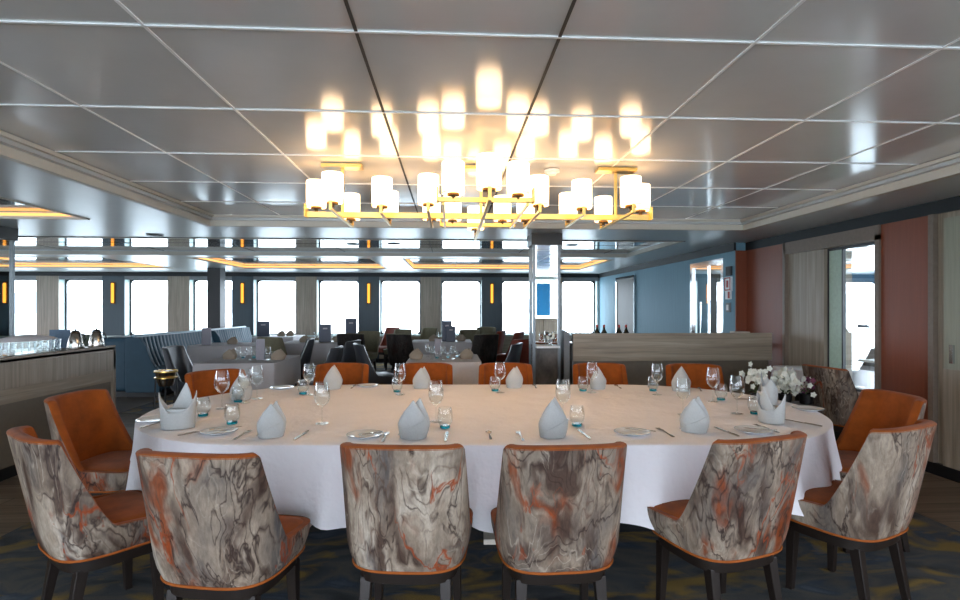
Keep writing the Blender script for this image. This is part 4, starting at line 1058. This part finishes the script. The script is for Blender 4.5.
# ------------------------------------------------------------------ background table items
pmn = Proto(napkin_mitre(m_napkin_g)); pmn.root['category'] = 'napkin'
def menu(px, py, y, h, mat, label, w=.13):
    p = at_y(px, py, y); o = empty('menu_card', (p[0], y, TZ+.001), .08, label, 'menu', 'upright menu cards on the far tables')
    MB().add([(-w/2, .0, 0), (w/2, 0, 0), (w/2, .02, h), (-w/2, .02, h), (-w/2, .06, 0), (w/2, .06, 0), (w/2, .026, h), (-w/2, .026, h)], [(0, 1, 2, 3), (7, 6, 5, 4), (3, 2, 6, 7), (0, 3, 7, 4), (1, 5, 6, 2)]).build('cover', mat, o)
    if mat is m_menu: MB().box(-w*.18, w*.18, .008, .0095+.006, h*.72, h*.8).build('crest', m_menug, o)
menu(260, 335, 6.9, .26, m_menug, 'grey upright menu card on the near grey clothed table', .10)
menu(206, 335, 9.7, .30, m_menug, 'grey upright menu card on the table beside the blue banquette', .15)
menu(263, 330, 12.5, .35, m_menu, 'navy upright menu card on the farthest white table left of centre', .27)
menu(325, 330, 10.4, .34, m_menu, 'navy upright menu card on the far table left of the patterned chair', .22)
menu(351, 328, 12.0, .42, m_menu, 'navy upright menu card highest before the window left of centre', .24)
far_table(-2.4, -1.7, 12.0-.3, 12.9-.3, 'farthest small table behind the dark patterned chair', 'grey cloth on the farthest small table left of centre', m_clothg, .4, 12)
menu(447, 328, 10.5, .40, m_menu, 'taller navy menu card on the far middle table', .19)
menu(451, 330, 10.35, .30, m_menu, 'shorter navy menu card standing before the taller one', .17)
menu(438, 332, 7.2, .24, m_menug, 'grey upright menu card on the pale middle table', .09)
def fit(px, y, l, sc_=1.0, rz=.2):
    p = at_y(px, 340, y); pmn.put((p[0], y, TZ+.001), rz, l, 'beige napkins on the far tables', (sc_*1.15, sc_, sc_*.7))
for px, y, l, rz in [(278, 6.9, 'beige napkin at right of the near grey clothed table', .3), (229, 7.0, 'beige napkin at left of the near grey clothed table', -.2), (416, 6.9, 'beige napkin at left of the pale middle table', .2), (466, 6.9, 'beige napkin at right of the pale middle table', -.2),
   (304, 10.4, 'beige napkin on the far table left of the navy menu', 0), (232, 9.9, 'beige napkin right of the grey menu beside the banquette', 0), (461, 10.6, 'cream napkin on the far middle table right of menus', 0), (433, 10.6, 'beige napkin on the far middle table left of menus', .2), (281, 12.6, 'beige napkin on the farthest white table left of centre', 0), (290, 12.8, 'grey napkin behind the beige one on farthest white table', .3), (338, 10.4, 'beige napkin on the far table right of the navy menu', .1)]: fit(px, y, l, 1.0, rz)
for i, (px, y) in enumerate([(238, 6.95), (243, 7.15), (249, 6.85), (254, 7.2), (268, 6.9), (272, 7.1), (432, 6.85), (437, 7.0), (443, 6.8), (448, 7.1), (453, 6.9), (457, 7.15), (428, 7.2)]):
    p = at_y(px, 340, y); t = ['near grey clothed table', 'pale middle table'][i > 5]; j = (i if i < 6 else i-6)
    (pw if i % 2 == 0 else pt).put((p[0], y, TZ+.001), 0, '%s among the small glasses on the %s, %s' % (['stemless glass', 'wine glass'][i % 2 == 0], t, ['leftmost', 'second', 'third', 'fourth', 'fifth', 'sixth', 'behind the rest'][j]), 'glasses on the background tables', (.8, .8, .7 if i % 2 == 0 else .8))
for i, (px, y) in enumerate([(316, 10.5), (320, 10.7), (332, 10.6), (440, 10.5), (456, 10.6)]):
    p = at_y(px, 340, y); pw.put((p[0], y, TZ+.001), 0, ['wine glass left of the navy menu on the far left table', 'wine glass behind the left one on the far left table', 'wine glass right of the navy menu on the far left table', 'wine glass left of the navy menus on the far middle table', 'wine glass right of the navy menus on the far middle table'][i], 'glasses on the background tables', (.9, .9, .8))
# deck furniture seen through the right window
m_dgrey = plain('slate_weave', '3a4044', rough=.8)
pd = Proto(make_chair('deck_chair', 'chair', m_dgrey, m_dgrey, m_dgrey, H=.85, piping=False))
pd.put((6.0, 7.6, -.02), .5, 'grey chair on the outer deck left of the deck table', 'deck chairs outside the right window')
pd.put((6.7, 7.3, -.02), -.6, 'grey chair on the outer deck behind the deck table', 'deck chairs outside the right window')
o = empty('deck_table', (6.0, 6.6, -.02), 0, 'pale topped deck table with dark legs outside the right window', 'table')
MB().box(-.5, .5, -.4, .4, .70, .73).build('tabletop', m_white, o, bevel=.004)
for sx in (-1, 1):
    for sy in (-1, 1): MB().box(sx*.4-.03, sx*.4+.03, sy*.3-.03, sy*.3+.03, 0, .7).build('leg', m_frame, o)
# blue banner in the rear window (seen in the mirror)
tag(MB().box(2.75, 3.2, YB+.04, YB+.06, 1.15, 2.2).build('blind', plain('bright_blue', '1587c4', rough=.5, noise=.08, nscale=4, aniso=(10, 1, .3))), 'bright blue banner reflected in the mirrored column', 'banner')
sb = empty('oak_sideboard', (2.9, YB+.3, 0), 0, 'oak sideboard by the rear windows, reflected low in the mirrored column', 'sideboard')
MB().box(-.96, .96, -.22, .18, 0, .1).build('plinth', m_black, sb); MB().box(-1.0, 1.0, -.25, .22, .1, 1.05).build('body', m_wood_h, sb); MB().box(-1.02, 1.02, -.27, .27, 1.05, 1.08).build('sideboard_top', m_wood_h, sb)
for k in range(4): MB().box(-.97+.49*k, -.51+.49*k, .22, .24, .14, 1.02).build('door', m_wood_v, sb)
# ------------------------------------------------------------------ light
W = bpy.data.worlds.new('world'); S.world = W; W.use_nodes = True; nt = W.node_tree; nt.nodes.clear()
wo = nt.nodes.new('ShaderNodeOutputWorld'); bg = nt.nodes.new('ShaderNodeBackground'); tc = nt.nodes.new('ShaderNodeTexCoord'); sp = nt.nodes.new('ShaderNodeSeparateXYZ'); cr = nt.nodes.new('ShaderNodeValToRGB')
nt.links.new(tc.outputs['Generated'], sp.inputs[0]); nt.links.new(sp.outputs[2], cr.inputs[0]); nt.links.new(cr.outputs[0], bg.inputs[0]); nt.links.new(bg.outputs[0], wo.inputs[0])
e = cr.color_ramp.elements; e[0].position = 0; e[0].color = lin('e4ecfa'); e[1].position = .5; e[1].color = lin('dfe9f5')
WORLD_E = 7.0
bg.inputs[1].default_value = WORLD_E
def portal(loc, rot, sx, sy):
    l = bpy.data.lights.new('portal', 'AREA'); l.shape = 'RECTANGLE'; l.size = sx; l.size_y = sy; l.cycles.is_portal = True
    o = bpy.data.objects.new('portal', l); COL.objects.link(o); o.location = loc; o.rotation_euler = rot
portal((-4.3, YF+.25, 1.42), (-PI/2, 0, 0), 16.8, 1.45)           # far windows
portal((-3.8, YB-.25, 1.22), (PI/2, 0, 0), 15.4, 2.2)              # rear windows
portal((XR+.4, (yw0+yw1)/2, 1.3), (0, PI/2, 0), 1.5, yw1-yw0)     # right window
portal((XR+.4, -1.3, 1.35), (0, PI/2, 0), 1.5, 4.6)
portal((XL-.25, 5.2, 1.4), (0, -PI/2, 0), 1.5, 14.8)
S.view_settings.view_transform = 'Standard'; S.view_settings.look = 'None'; S.view_settings.gamma = 1; S.view_settings.exposure = .75
S.view_settings.use_curve_mapping = False
S.cycles.use_denoising = True
S.cycles.max_bounces = 10; S.cycles.diffuse_bounces = 5; S.cycles.transparent_max_bounces = 24; S.cycles.sample_clamp_indirect = 8
S.cycles.caustics_reflective = False; S.cycles.caustics_refractive = False
